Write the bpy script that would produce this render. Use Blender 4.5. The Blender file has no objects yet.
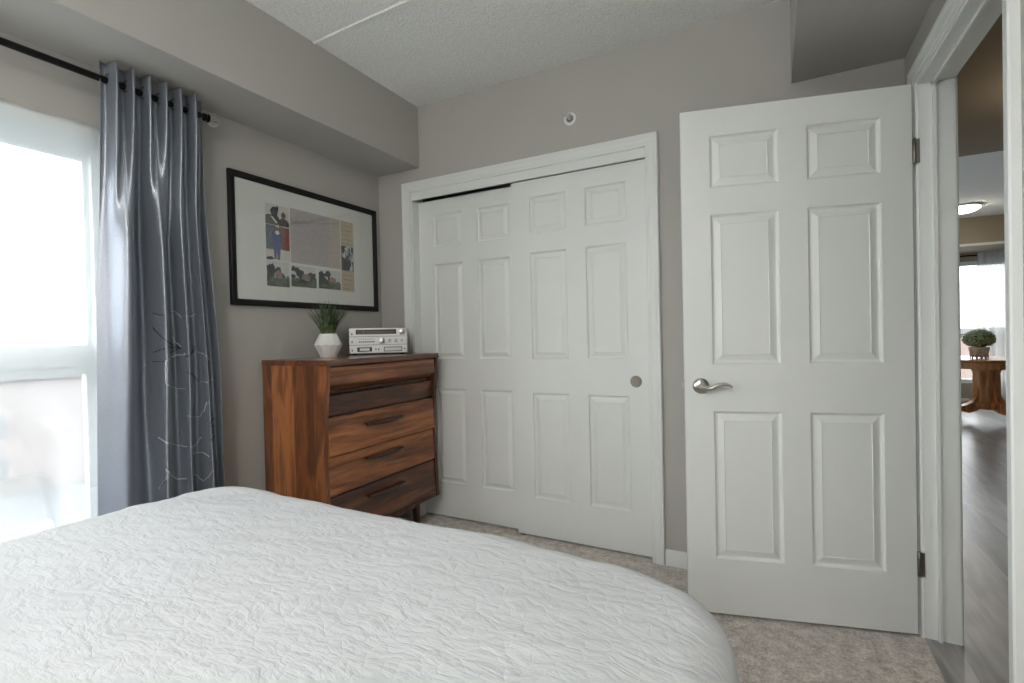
import bpy, bmesh, math, random
from mathutils import Vector, Matrix, noise
random.seed(7)
S = bpy.context.scene
C = bpy.context.scene.collection
PI = math.pi

# ------------------------------------------------------------------ camera
cd = bpy.data.cameras.new('camera'); cam = bpy.data.objects.new('camera', cd); C.objects.link(cam)
R_, U_, F_ = Vector((.8841, .4668, -.0222)), Vector((.0141, .0208, .9997)), Vector((-.4673, .8840, -.0118))
F_.normalize(); R_ = (R_ - R_.dot(F_) * F_).normalized(); U_ = R_.cross(F_)
M = Matrix((R_, U_, -F_)).transposed().to_4x4(); M.translation = Vector((2.3067, -2.5135, 1.1554))
cam.matrix_world = M
cd.sensor_width = 36; cd.lens = 494.38 * 36 / 1024; cd.clip_start = .03; cd.clip_end = 300
S.camera = cam

# ------------------------------------------------------------------ world, exposure
w = bpy.data.worlds.new('world'); S.world = w; w.use_nodes = True
nt = w.node_tree; nt.nodes.clear()
bgd = nt.nodes.new('ShaderNodeBackground'); wo = nt.nodes.new('ShaderNodeOutputWorld')
gtc = nt.nodes.new('ShaderNodeTexCoord'); gsp = nt.nodes.new('ShaderNodeSeparateXYZ'); grp = nt.nodes.new('ShaderNodeValToRGB')
nt.links.new(gtc.outputs['Generated'], gsp.inputs[0]); nt.links.new(gsp.outputs['Z'], grp.inputs[0])
grp.color_ramp.elements[0].position = 0; grp.color_ramp.elements[0].color = (.84, .88, .91, 1)
grp.color_ramp.elements[1].position = .7; grp.color_ramp.elements[1].color = (.95, .98, 1.0, 1)
nt.links.new(grp.outputs[0], bgd.inputs[0]); bgd.inputs[1].default_value = 4.2
nt.links.new(bgd.outputs[0], wo.inputs[0])
S.view_settings.view_transform = 'Standard'; S.view_settings.look = 'None'
S.view_settings.gamma = 1; S.view_settings.use_curve_mapping = False
S.view_settings.exposure = 0.70
S.cycles.use_denoising = True
try: S.cycles.denoiser = 'OPENIMAGEDENOISE'; S.cycles.denoising_input_passes = 'RGB_ALBEDO_NORMAL'
except Exception: pass
try: S.cycles.denoising_prefilter = 'ACCURATE'
except Exception: pass
S.cycles.max_bounces = 10; S.cycles.diffuse_bounces = 6; S.cycles.transparent_max_bounces = 12
S.cycles.sample_clamp_indirect = 6; S.cycles.caustics_reflective = False; S.cycles.caustics_refractive = False

def lamp_area(name, loc, sx, sy, power, color, rot=(0, 0, 0)):
    l = bpy.data.lights.new(name, 'AREA'); l.shape = 'RECTANGLE'; l.size = sx; l.size_y = sy
    l.energy = power; l.color = color
    o = bpy.data.objects.new(name, l); C.objects.link(o); o.location = loc; o.rotation_euler = rot
    return o
def portal(name, loc, sx, sy, rot):
    o = lamp_area(name, loc, sx, sy, 1, (1, 1, 1), rot); o.data.cycles.is_portal = True; return o
portal('window_daylight', (-.16, -2.76, 1.15), 1.55, 2.45, (0, -PI / 2, 0))   # sky sampling through the window opening

# ------------------------------------------------------------------ materials
def new_mat(name):
    m = bpy.data.materials.new(name); m.use_nodes = True
    return m, m.node_tree, m.node_tree.nodes['Principled BSDF']
def srgb(r, g, b):
    f = lambda c: (c / 255 / 12.92) if c / 255 <= .04045 else ((c / 255 + .055) / 1.055) ** 2.4
    return (f(r), f(g), f(b), 1)
def plain(name, col, rough=.6, metal=0, bump=0, bscale=60, spec=.5, var=0, vscale=8, emit=None, est=0, detail=2, bdist=.002):
    m, t, b = new_mat(name)
    b.inputs['Base Color'].default_value = col; b.inputs['Roughness'].default_value = rough
    b.inputs['Metallic'].default_value = metal; b.inputs['Specular IOR Level'].default_value = spec
    tc = t.nodes.new('ShaderNodeTexCoord')
    if var:
        n = t.nodes.new('ShaderNodeTexNoise'); n.inputs['Scale'].default_value = vscale; n.inputs['Detail'].default_value = 4
        t.links.new(tc.outputs['Object'], n.inputs[0])
        r = t.nodes.new('ShaderNodeValToRGB'); e = r.color_ramp.elements
        e[0].position = .3; e[1].position = .7
        e[0].color = tuple(c * (1 - var) for c in col[:3]) + (1,); e[1].color = tuple(min(1, c * (1 + var)) for c in col[:3]) + (1,)
        t.links.new(n.outputs[0], r.inputs[0]); t.links.new(r.outputs[0], b.inputs['Base Color'])
    if bump:
        n = t.nodes.new('ShaderNodeTexNoise'); n.inputs['Scale'].default_value = bscale; n.inputs['Detail'].default_value = detail
        t.links.new(tc.outputs['Object'], n.inputs[0])
        bp = t.nodes.new('ShaderNodeBump'); bp.inputs['Strength'].default_value = bump; bp.inputs['Distance'].default_value = bdist
        t.links.new(n.outputs[0], bp.inputs['Height']); t.links.new(bp.outputs[0], b.inputs['Normal'])
    if emit:
        b.inputs['Emission Color'].default_value = emit; b.inputs['Emission Strength'].default_value = est
    return m
MAT = {}
MAT['wall'] = plain('wall_paint', srgb(176, 174, 169), .85, bump=.12, bscale=220, bdist=.0008)
MAT['taupe'] = plain('taupe_paint', srgb(158, 147, 131), .85, bump=.1, bscale=200, bdist=.0008)
MAT['white'] = plain('white_paint', srgb(223, 226, 224), .42, var=.01, vscale=5)
MAT['vinyl'] = plain('white_vinyl', srgb(226, 232, 234), .35, bump=.02, bscale=50)
MAT['metal'] = plain('brushed_nickel', srgb(196, 194, 190), .28, metal=1, bump=.05, bscale=300, bdist=.0003)
MAT['bronze'] = plain('antique_brass', srgb(128, 124, 118), .4, metal=1, bump=.05, bscale=200)
MAT['black'] = plain('black_lacquer', srgb(30, 29, 30), .35, bump=.03, bscale=80)
MAT['dark'] = plain('dark_void', srgb(22, 22, 22), .8, bump=.02)
MAT['rod'] = plain('dark_rod', srgb(26, 24, 25), .35, metal=.6, bump=.02)

def ceiling_mat():
    m, t, b = new_mat('stipple_ceiling'); b.inputs['Roughness'].default_value = .95
    tc = t.nodes.new('ShaderNodeTexCoord')
    n = t.nodes.new('ShaderNodeTexNoise'); n.inputs['Scale'].default_value = 75; n.inputs['Detail'].default_value = 5; n.inputs['Roughness'].default_value = .7
    v = t.nodes.new('ShaderNodeTexVoronoi'); v.inputs['Scale'].default_value = 60
    t.links.new(tc.outputs['Object'], n.inputs[0]); t.links.new(n.outputs['Color'], v.inputs['Vector'])
    v2 = t.nodes.new('ShaderNodeTexVoronoi'); v2.inputs['Scale'].default_value = 85; t.links.new(tc.outputs['Object'], v2.inputs['Vector'])
    a = t.nodes.new('ShaderNodeMath'); a.operation = 'ADD'; t.links.new(n.outputs[0], a.inputs[0]); t.links.new(v2.outputs[0], a.inputs[1])
    bp = t.nodes.new('ShaderNodeBump'); bp.inputs['Strength'].default_value = .55; bp.inputs['Distance'].default_value = .004
    t.links.new(a.outputs[0], bp.inputs['Height']); t.links.new(bp.outputs[0], b.inputs['Normal'])
    r = t.nodes.new('ShaderNodeValToRGB'); r.color_ramp.elements[0].position = .35; r.color_ramp.elements[1].position = .65
    r.color_ramp.elements[0].color = srgb(230, 232, 229); r.color_ramp.elements[1].color = srgb(243, 244, 241)
    t.links.new(n.outputs[0], r.inputs[0]); t.links.new(r.outputs[0], b.inputs['Base Color'])
    return m
MAT['ceiling'] = ceiling_mat()

def carpet_mat():
    m, t, b = new_mat('beige_carpet'); b.inputs['Roughness'].default_value = 1; b.inputs['Specular IOR Level'].default_value = .1
    b.inputs['Sheen Weight'].default_value = .3
    tc = t.nodes.new('ShaderNodeTexCoord')
    n = t.nodes.new('ShaderNodeTexNoise'); n.inputs['Scale'].default_value = 95; n.inputs['Detail'].default_value = 6; n.inputs['Roughness'].default_value = .75
    n2 = t.nodes.new('ShaderNodeTexNoise'); n2.inputs['Scale'].default_value = 22; n2.inputs['Detail'].default_value = 4
    t.links.new(tc.outputs['Object'], n.inputs[0]); t.links.new(tc.outputs['Object'], n2.inputs[0])
    mx = t.nodes.new('ShaderNodeMath'); mx.operation = 'MULTIPLY_ADD'; mx.inputs[1].default_value = .65
    m2 = t.nodes.new('ShaderNodeMath'); m2.operation = 'MULTIPLY'; m2.inputs[1].default_value = .35
    t.links.new(n2.outputs[0], m2.inputs[0]); t.links.new(n.outputs[0], mx.inputs[0]); t.links.new(m2.outputs[0], mx.inputs[2])
    r = t.nodes.new('ShaderNodeValToRGB'); r.color_ramp.elements[0].position = .38; r.color_ramp.elements[1].position = .62
    r.color_ramp.elements[0].color = srgb(150, 141, 133); r.color_ramp.elements[1].color = srgb(234, 226, 218)
    t.links.new(mx.outputs[0], r.inputs[0]); t.links.new(r.outputs[0], b.inputs['Base Color'])
    bp = t.nodes.new('ShaderNodeBump'); bp.inputs['Strength'].default_value = .9; bp.inputs['Distance'].default_value = .01
    t.links.new(mx.outputs[0], bp.inputs['Height']); t.links.new(bp.outputs[0], b.inputs['Normal'])
    return m
MAT['carpet'] = carpet_mat()

def wood_mat(name, c_dark, c_mid, c_light, axis='Y', scale=1.0, tones=None, board=None, baxis='X', rough=.38, fine=1.0, bvar=.5, coat=.15, offs=0):
    """grain stretched along axis; optional glued boards along baxis with a tone of their own"""
    m, t, b = new_mat(name); b.inputs['Roughness'].default_value = rough
    b.inputs['Coat Weight'].default_value = coat; b.inputs['Coat Roughness'].default_value = .3
    N, L = t.nodes.new, t.links.new
    tc = N('ShaderNodeTexCoord'); sp = N('ShaderNodeSeparateXYZ'); L(tc.outputs['Object'], sp.inputs[0])
    mp = N('ShaderNodeMapping'); s = {'X': (1.2, 11, 11), 'Y': (11, 1.2, 11), 'Z': (11, 11, 1.2)}[axis]
    mp.inputs['Scale'].default_value = tuple(v * scale for v in s); mp.inputs['Location'].default_value = (offs, offs * 1.7, offs * .6)
    L(tc.outputs['Object'], mp.inputs[0])
    src = mp.outputs[0]; bw = None
    if board:
        d = N('ShaderNodeMath'); d.operation = 'DIVIDE'; d.inputs[1].default_value = board; L(sp.outputs[baxis], d.inputs[0])
        f = N('ShaderNodeMath'); f.operation = 'FLOOR'; L(d.outputs[0], f.inputs[0])
        bw = N('ShaderNodeTexWhiteNoise'); bw.noise_dimensions = '1D'; L(f.outputs[0], bw.inputs['W'])
        sc = N('ShaderNodeVectorMath'); sc.operation = 'SCALE'; sc.inputs['Scale'].default_value = 9; L(bw.outputs['Color'], sc.inputs[0])
        ad = N('ShaderNodeVectorMath'); ad.operation = 'ADD'; L(mp.outputs[0], ad.inputs[0]); L(sc.outputs[0], ad.inputs[1]); src = ad.outputs[0]
    n = N('ShaderNodeTexNoise'); n.inputs['Scale'].default_value = 1.0; n.inputs['Detail'].default_value = 3; n.inputs['Distortion'].default_value = .7
    L(src, n.inputs[0])
    mul = N('ShaderNodeMath'); mul.operation = 'MULTIPLY'; mul.inputs[1].default_value = 26; L(n.outputs[0], mul.inputs[0])
    sn = N('ShaderNodeMath'); sn.operation = 'SINE'; L(mul.outputs[0], sn.inputs[0])
    n2 = N('ShaderNodeTexNoise'); n2.inputs['Scale'].default_value = 9 * fine; n2.inputs['Detail'].default_value = 5; L(src, n2.inputs[0])
    a = N('ShaderNodeMath'); a.operation = 'MULTIPLY_ADD'; a.inputs[1].default_value = .13; L(sn.outputs[0], a.inputs[0])
    a2 = N('ShaderNodeMath'); a2.operation = 'MULTIPLY_ADD'; a2.inputs[1].default_value = .5; L(n.outputs[0], a2.inputs[0])
    h = N('ShaderNodeMath'); h.operation = 'MULTIPLY'; h.inputs[1].default_value = .5; L(n2.outputs[0], h.inputs[0]); L(h.outputs[0], a2.inputs[2])
    L(a2.outputs[0], a.inputs[2]); val = a.outputs[0]
    if bw:
        q = N('ShaderNodeMath'); q.operation = 'MULTIPLY_ADD'; q.inputs[1].default_value = bvar; L(bw.outputs['Value'], q.inputs[0])
        o = N('ShaderNodeMath'); o.operation = 'SUBTRACT'; o.inputs[1].default_value = bvar / 2; L(val, o.inputs[0]); L(o.outputs[0], q.inputs[2]); val = q.outputs[0]
    if tones:     # glued boards of unequal width: (start position, tone shift)
        cr = N('ShaderNodeValToRGB'); cr.color_ramp.interpolation = 'CONSTANT'; ce_ = cr.color_ramp.elements
        ce_[0].position = tones[0][0]; ce_[0].color = (tones[0][1],) * 3 + (1,); ce_[1].position = tones[1][0]; ce_[1].color = (tones[1][1],) * 3 + (1,)
        for p_, v_ in tones[2:]: q_ = ce_.new(p_); q_.color = (v_, v_, v_, 1)
        L(sp.outputs[baxis], cr.inputs[0])
        ta = N('ShaderNodeMath'); ta.operation = 'ADD'; L(cr.outputs[0], ta.inputs[0]); L(val, ta.inputs[1])
        tb_ = N('ShaderNodeMath'); tb_.operation = 'SUBTRACT'; tb_.inputs[1].default_value = .5; L(ta.outputs[0], tb_.inputs[0]); val = tb_.outputs[0]
    r = N('ShaderNodeValToRGB'); e = r.color_ramp.elements; e[0].position = .22; e[1].position = .82
    e[0].color = c_dark; e[1].color = c_light; x = e.new(.5); x.color = c_mid
    L(val, r.inputs[0]); L(r.outputs[0], b.inputs['Base Color'])
    bp = N('ShaderNodeBump'); bp.inputs['Strength'].default_value = .08; bp.inputs['Distance'].default_value = .002
    L(n2.outputs[0], bp.inputs['Height']); L(bp.outputs[0], b.inputs['Normal'])
    return m
WD, WM, WL = srgb(84, 50, 32), srgb(138, 86, 54), srgb(182, 120, 76)
MAT['walnut_side'] = wood_mat('walnut_side', WD, srgb(118, 70, 42), srgb(168, 108, 66), 'Z', 1.1, tones=[(0, .40), (.085, .70), (.245, .36), (.385, .46)], baxis='X', offs=3.1)
MAT['walnut_lip'] = wood_mat('walnut_lip', srgb(80, 46, 28), srgb(118, 70, 44), srgb(156, 98, 62), 'Z', .9, offs=9.2)
MAT['walnut_front'] = wood_mat('walnut_drawer', WD, WM, WL, 'Y', .85, offs=1.3)
MAT['walnut_mid'] = wood_mat('walnut_light_drawer', srgb(84, 48, 28), srgb(146, 88, 50), srgb(190, 124, 74), 'Y', .75, offs=5.2)
MAT['walnut_dark'] = wood_mat('walnut_dark_drawer', srgb(48, 29, 20), srgb(92, 54, 34), srgb(134, 82, 50), 'Y', .9, offs=8.4)
MAT['walnut_trim'] = wood_mat('walnut_edge', srgb(44, 25, 17), srgb(78, 44, 28), srgb(112, 66, 42), 'Z', .8, offs=2.2)
MAT['walnut_top'] = wood_mat('walnut_top', srgb(70, 42, 28), srgb(108, 66, 42), srgb(140, 90, 58), 'Y', .8, rough=.22, coat=.6, offs=4.4)
MAT['handle'] = wood_mat('dark_walnut_handle', srgb(26, 15, 10), srgb(50, 28, 18), srgb(76, 44, 28), 'Y', .9, offs=3.3)
MAT['oak_red'] = wood_mat('red_oak', srgb(160, 104, 62), srgb(206, 144, 92), srgb(232, 176, 122), 'Z', .8, offs=6.6)
MAT['oak_top'] = wood_mat('red_oak_top', srgb(150, 96, 54), srgb(196, 134, 82), srgb(222, 166, 112), 'X', .8, rough=.25, offs=7.7)
MAT['plank'] = wood_mat('grey_vinyl_plank', srgb(92, 92, 92), srgb(130, 130, 130), srgb(164, 163, 162), 'Y', .55, board=.18, baxis='X', rough=.3, bvar=.28, coat=.25, offs=1.9)

def satin_mat():
    m, t, b = new_mat('blue_grey_satin')
    b.inputs['Metallic'].default_value = .62; b.inputs['Roughness'].default_value = .37
    b.inputs['Sheen Weight'].default_value = .3; b.inputs['Sheen Roughness'].default_value = .3
    N, L = t.nodes.new, t.links.new
    tc = N('ShaderNodeTexCoord'); mp = N('ShaderNodeMapping'); mp.inputs['Scale'].default_value = (120, 60, 900)
    L(tc.outputs['Object'], mp.inputs[0])
    n = N('ShaderNodeTexNoise'); n.inputs['Scale'].default_value = 1; n.inputs['Detail'].default_value = 2; L(mp.outputs[0], n.inputs[0])
    r = N('ShaderNodeValToRGB'); r.color_ramp.elements[0].color = srgb(134, 140, 151); r.color_ramp.elements[1].color = srgb(160, 165, 174)
    L(n.outputs[0], r.inputs[0]); L(r.outputs[0], b.inputs['Base Color'])
    bp = N('ShaderNodeBump'); bp.inputs['Strength'].default_value = .15; bp.inputs['Distance'].default_value = .0006
    L(n.outputs[0], bp.inputs['Height']); L(bp.outputs[0], b.inputs['Normal'])
    return m
MAT['satin'] = satin_mat()
MAT['thread_light'] = plain('silver_thread', srgb(214, 216, 222), .5, metal=.2, bump=.2, bscale=500)
MAT['thread_dark'] = plain('charcoal_thread', srgb(58, 52, 58), .6, bump=.2, bscale=500)

def sheer_mat(name, opac=.4, col=(.93, .96, .97, 1)):
    m, t, b = new_mat(name); t.nodes.remove(b)
    N, L = t.nodes.new, t.links.new
    out = t.nodes['Material Output']
    d = N('ShaderNodeBsdfDiffuse'); d.inputs[0].default_value = col; tr = N('ShaderNodeBsdfTranslucent'); tr.inputs[0].default_value = col
    x = N('ShaderNodeMixShader'); x.inputs[0].default_value = .5; L(d.outputs[0], x.inputs[1]); L(tr.outputs[0], x.inputs[2])
    tp = N('ShaderNodeBsdfTransparent')
    y = N('ShaderNodeMixShader'); y.inputs[0].default_value = opac; L(tp.outputs[0], y.inputs[1]); L(x.outputs[0], y.inputs[2])
    L(y.outputs[0], out.inputs[0])
    return m
MAT['sheer'] = sheer_mat('white_sheer', .26)
MAT['sheer_dense'] = sheer_mat('ivory_sheer', .86, (.50, .52, .51, 1))

def glass_mat(name, refl=.06, rough=.0):
    m, t, b = new_mat(name); t.nodes.remove(b); N, L = t.nodes.new, t.links.new
    g = N('ShaderNodeBsdfGlossy'); g.inputs['Roughness'].default_value = rough; g.inputs[0].default_value = (1, 1, 1, 1)
    tp = N('ShaderNodeBsdfTransparent'); f = N('ShaderNodeFresnel'); ge = N('ShaderNodeNewGeometry'); io = N('ShaderNodeMapRange')
    io.inputs[3].default_value = 1.45; io.inputs[4].default_value = 1 / 1.45; L(ge.outputs['Backfacing'], io.inputs[0]); L(io.outputs[0], f.inputs[0])   # same reflectance from either side
    x = N('ShaderNodeMixShader'); L(f.outputs[0], x.inputs[0]); L(tp.outputs[0], x.inputs[1]); L(g.outputs[0], x.inputs[2])
    L(x.outputs[0], t.nodes['Material Output'].inputs[0])
    return m
MAT['glass'] = glass_mat('window_glass')

def quilt_mat():
    m, t, b = new_mat('white_matelasse'); b.inputs['Roughness'].default_value = .9; b.inputs['Specular IOR Level'].default_value = .2
    b.inputs['Base Color'].default_value = srgb(190, 193, 196); b.inputs['Sheen Weight'].default_value = .2
    N, L = t.nodes.new, t.links.new
    tc = N('ShaderNodeTexCoord')
    nd = N('ShaderNodeTexNoise'); nd.inputs['Scale'].default_value = 7; nd.inputs['Detail'].default_value = 2; L(tc.outputs['Object'], nd.inputs[0])
    mx = N('ShaderNodeVectorMath'); mx.operation = 'MULTIPLY_ADD'; mx.inputs[1].default_value = (.07, .07, .07)
    L(nd.outputs['Color'], mx.inputs[0]); L(tc.outputs['Object'], mx.inputs[2])
    v = N('ShaderNodeTexVoronoi'); v.feature = 'DISTANCE_TO_EDGE'; v.inputs['Scale'].default_value = 30; L(mx.outputs[0], v.inputs['Vector'])
    p = N('ShaderNodeMath'); p.operation = 'POWER'; p.inputs[1].default_value = .5; L(v.outputs[0], p.inputs[0])
    mp = N('ShaderNodeMapping'); mp.inputs['Rotation'].default_value = (0, 0, .55); mp.inputs['Scale'].default_value = (14, 46, 24); L(mx.outputs[0], mp.inputs[0])
    n = N('ShaderNodeTexNoise'); n.inputs['Scale'].default_value = 1; n.inputs['Detail'].default_value = 5; n.inputs['Roughness'].default_value = .6; L(mp.outputs[0], n.inputs[0])
    a = N('ShaderNodeMath'); a.operation = 'MULTIPLY_ADD'; a.inputs[1].default_value = 1.6; pw = N('ShaderNodeMath'); pw.operation = 'MULTIPLY'; pw.inputs[1].default_value = .45; L(p.outputs[0], pw.inputs[0]); L(n.outputs[0], a.inputs[0]); L(pw.outputs[0], a.inputs[2])
    bp = N('ShaderNodeBump'); bp.inputs['Strength'].default_value = .75; bp.inputs['Distance'].default_value = .005
    L(a.outputs[0], bp.inputs['Height']); L(bp.outputs[0], b.inputs['Normal'])
    return m
MAT['quilt'] = quilt_mat()

# ------------------------------------------------------------------ mesh helpers
def obj(name, bm, mats, parent=None, smooth=None, kind=None, label=None, cat=None, group=None, loc=None, recalc=True):
    bmesh.ops.remove_doubles(bm, verts=bm.verts, dist=1e-6)
    if recalc: bmesh.ops.recalc_face_normals(bm, faces=bm.faces)
    if smooth is not None:
        for f in bm.faces: f.smooth = True
        for e in bm.edges:
            if len(e.link_faces) == 2 and e.calc_face_angle(0) > math.radians(smooth): e.smooth = False
    me = bpy.data.meshes.new(name); bm.to_mesh(me); bm.free()
    o = bpy.data.objects.new(name, me); C.objects.link(o)
    for m in (mats if isinstance(mats, (list, tuple)) else [mats]): me.materials.append(m)
    if parent: o.parent = parent
    if loc: o.location = loc
    tag(o, label, cat, group, kind)
    return o
def tag(o, label=None, cat=None, group=None, kind=None):
    if label: o['label'] = label
    if cat: o['category'] = cat
    if group: o['group'] = group
    if kind: o['kind'] = kind
    return o
def thing(name, label, cat, loc=(0, 0, 0), rz=0, group=None, kind=None):
    o = bpy.data.objects.new(name, None); o.empty_display_size = .05; C.objects.link(o)
    o.location = loc; o.rotation_euler = (0, 0, rz); tag(o, label, cat, group, kind); return o
def box(bm, x0, x1, y0, y1, z0, z1, bev=0, mi=0, xf=None):
    r = bmesh.ops.create_cube(bm, size=1)
    vs = r['verts']
    for v in vs:
        v.co = Vector((x0 + (v.co.x + .5) * (x1 - x0), y0 + (v.co.y + .5) * (y1 - y0), z0 + (v.co.z + .5) * (z1 - z0)))
    fs = {f for v in vs for f in v.link_faces}
    for f in fs: f.material_index = mi
    if bev:
        es = list({e for v in vs for e in v.link_edges})
        rb = bmesh.ops.bevel(bm, geom=es, offset=bev, segments=2, affect='EDGES', profile=.6)
        for f in rb['faces']: f.material_index = mi
        vs = list({v for f in rb['faces'] for v in f.verts} | {v for v in vs if v.is_valid})
    if xf:
        for v in vs: v.co = xf @ v.co
    return vs
def lathe(bm, prof, n=32, origin=(0, 0, 0), xf=None, mi=0):
    rings = []
    O = Vector(origin)
    for r, z in prof:
        ring = []
        for i in range(n):
            a = 2 * PI * i / n
            p = Vector((r * math.cos(a), r * math.sin(a), z))
            if xf: p = xf @ p
            ring.append(bm.verts.new(p + O))
        rings.append(ring)
    for a, b in zip(rings, rings[1:]):
        for i in range(n):
            f = bm.faces.new((a[i], a[(i + 1) % n], b[(i + 1) % n], b[i])); f.material_index = mi
    for ring in (rings[0], rings[-1]):
        try: f = bm.faces.new(ring); f.material_index = mi
        except Exception: pass
def tube(bm, pts, rad, n=10, mi=0, flat=1.0):
    pts = [Vector(p) for p in pts]; rings = []
    rs = rad if isinstance(rad, (list, tuple)) else [rad] * len(pts)
    up = Vector((0, 0, 1)); d0 = (pts[1] - pts[0]).normalized()
    if abs(d0.dot(up)) > .95: up = Vector((1, 0, 0))
    for i, p in enumerate(pts):
        d = (pts[min(i + 1, len(pts) - 1)] - pts[max(i - 1, 0)]).normalized()
        s = d.cross(up).normalized(); u = s.cross(d).normalized()
        rings.append([bm.verts.new(p + rs[i] * (math.cos(2 * PI * k / n) * s + flat * math.sin(2 * PI * k / n) * u)) for k in range(n)])
    for a, b in zip(rings, rings[1:]):
        for k in range(n):
            f = bm.faces.new((a[k], a[(k + 1) % n], b[(k + 1) % n], b[k])); f.material_index = mi
    for r in (rings[0], rings[-1]):
        f = bm.faces.new(r); f.material_index = mi
def quad(bm, *ps, mi=0):
    f = bm.faces.new([bm.verts.new(Vector(p)) for p in ps]); f.material_index = mi; return f
def new(): return bmesh.new()
def struct(name, bm, m, label, cat, parent=None, smooth=None):
    return obj(name, bm, m, parent, smooth, None if parent else 'structure', None if parent else label, None if parent else cat)

# ------------------------------------------------------------------ dimensions
W, H, HB = 2.789, 2.61, 2.229
CX0, CX1, CZ = .265, 1.757, 2.03          # closet opening, door top line
DY0, DY1, DZ = -.990, -.195, 2.05        # doorway in the right wall
YF = -4.3                                 # wall behind the camera
WY0, WY1, WZ0, WZ1 = -4.0, -1.525, .40, 1.93   # window opening in left wall, unseen end stretched to admit more daylight

# ------------------------------------------------------------------ room shell
bm = new(); quad(bm, (0, YF, 0), (W, YF, 0), (W, .75, 0), (0, .75, 0))
box(bm, -.15, W, YF - .1, .85, -.06, -.002)
struct('floor', bm, MAT['carpet'], 'beige cut pile carpet covering the bedroom floor', 'carpet')
bm = new(); box(bm, -.15, W + .1, YF - .1, .85, H, H + .1)
ce = struct('ceiling', bm, MAT['ceiling'], 'white stippled bedroom ceiling with a slab joint', 'ceiling')
bm = new()   # raised joint between ceiling slabs
vs = [(.34, -.795), (W, -.845)]
for (ya, za, yb, zb) in ((-.012, 0, -.006, -.005), (-.006, -.005, .006, -.005), (.006, -.005, .012, 0)):
    quad(bm, (vs[0][0], vs[0][1] + ya, H + za - .0005), (vs[1][0], vs[1][1] + ya, H + za - .0005), (vs[1][0], vs[1][1] + yb, H + zb - .0005), (vs[0][0], vs[0][1] + yb, H + zb - .0005))
struct('ceiling_joint', bm, MAT['ceiling'], '', '', ce)
# left wall with window opening
bm = new()
box(bm, -.15, 0, YF, WY0, 0, H); box(bm, -.15, 0, WY1, .85, 0, H)
box(bm, -.15, 0, WY0, WY1, 0, WZ0); box(bm, -.15, 0, WY0, WY1, WZ1, H)
struct('wall_left', bm, MAT['wall'], 'greige painted window wall with the framed collage', 'wall')
# back wall (closet)
bm = new()
box(bm, 0, CX0, 0, .11, 0, H); box(bm, CX1, W, 0, .11, 0, H); box(bm, CX0, CX1, 0, .11, CZ + .06, H)
struct('wall_back', bm, MAT['wall'], 'greige painted wall around the white sliding closet doors', 'wall')
bm = new(); box(bm, 0, W, .75, .85, 0, H)
struct('wall_closet', bm, MAT['wall'], 'closet interior rear wall behind the sliding doors', 'wall')
# right wall with doorway
bm = new()
box(bm, W, W + .1, DY1, .85, 0, H); box(bm, W, W + .1, YF, DY0, 0, H); box(bm, W, W + .1, DY0, DY1, DZ, H)
struct('wall_right', bm, MAT['wall'], 'greige wall with the open doorway to the hall', 'wall')
bm = new(); box(bm, -.15, W + .1, YF - .1, YF, 0, H)
struct('wall_front', bm, MAT['wall'], 'greige wall behind the bed head', 'wall')
bm = new(); box(bm, 0, .34, YF, 0, HB, H)
struct('trim_1', bm, MAT['wall'], 'long greige ceiling bulkhead above the window and collage', 'bulkhead')
bm = new(); box(bm, 2.392, W, YF, 0, HB + .005, H)
struct('trim_2', bm, MAT['wall'], 'greige ceiling bulkhead above the open white door', 'bulkhead')

# casings: profile of (distance out from the opening edge, protrusion)
CP = [(0, 0), (0, .008), (.003, .011), (.016, .011), (.019, .014), (.040, .017), (.045, .020), (.058, .021), (.062, .017), (.062, 0)]
def casing(P, s0, s1, z1, prof=CP, z0=0, parent=None):
    bm = new(); loops = []
    for a, t in prof:
        loops.append([bm.verts.new(P(s, z, t)) for s, z in ((s0 - a, z0), (s0 - a, z1 + a), (s1 + a, z1 + a), (s1 + a, z0))])
    for A, B in zip(loops, loops[1:]):
        for k in range(3): bm.faces.new((A[k], A[k + 1], B[k + 1], B[k]))
    for k in (0, 3): bm.faces.new([l[k] for l in loops])
    return bm
bm = casing(lambda s, z, t: Vector((s, -t, z)), CX0 + .004, CX1 - .002, CZ + .052)
# jamb boards and header fascia hiding the sliding track
box(bm, CX0, CX0 + .012, 0, .11, 0, CZ + .058); box(bm, CX1 - .006, CX1, 0, .11, 0, CZ + .058)
box(bm, CX0, CX1, .0005, .016, CZ + .004, CZ + .058); box(bm, CX0, CX1, .0, .11, CZ + .05, CZ + .06)
struct('trim_3', bm, MAT['white'], 'white moulded casing around the sliding closet doors', 'door frame')

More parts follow.
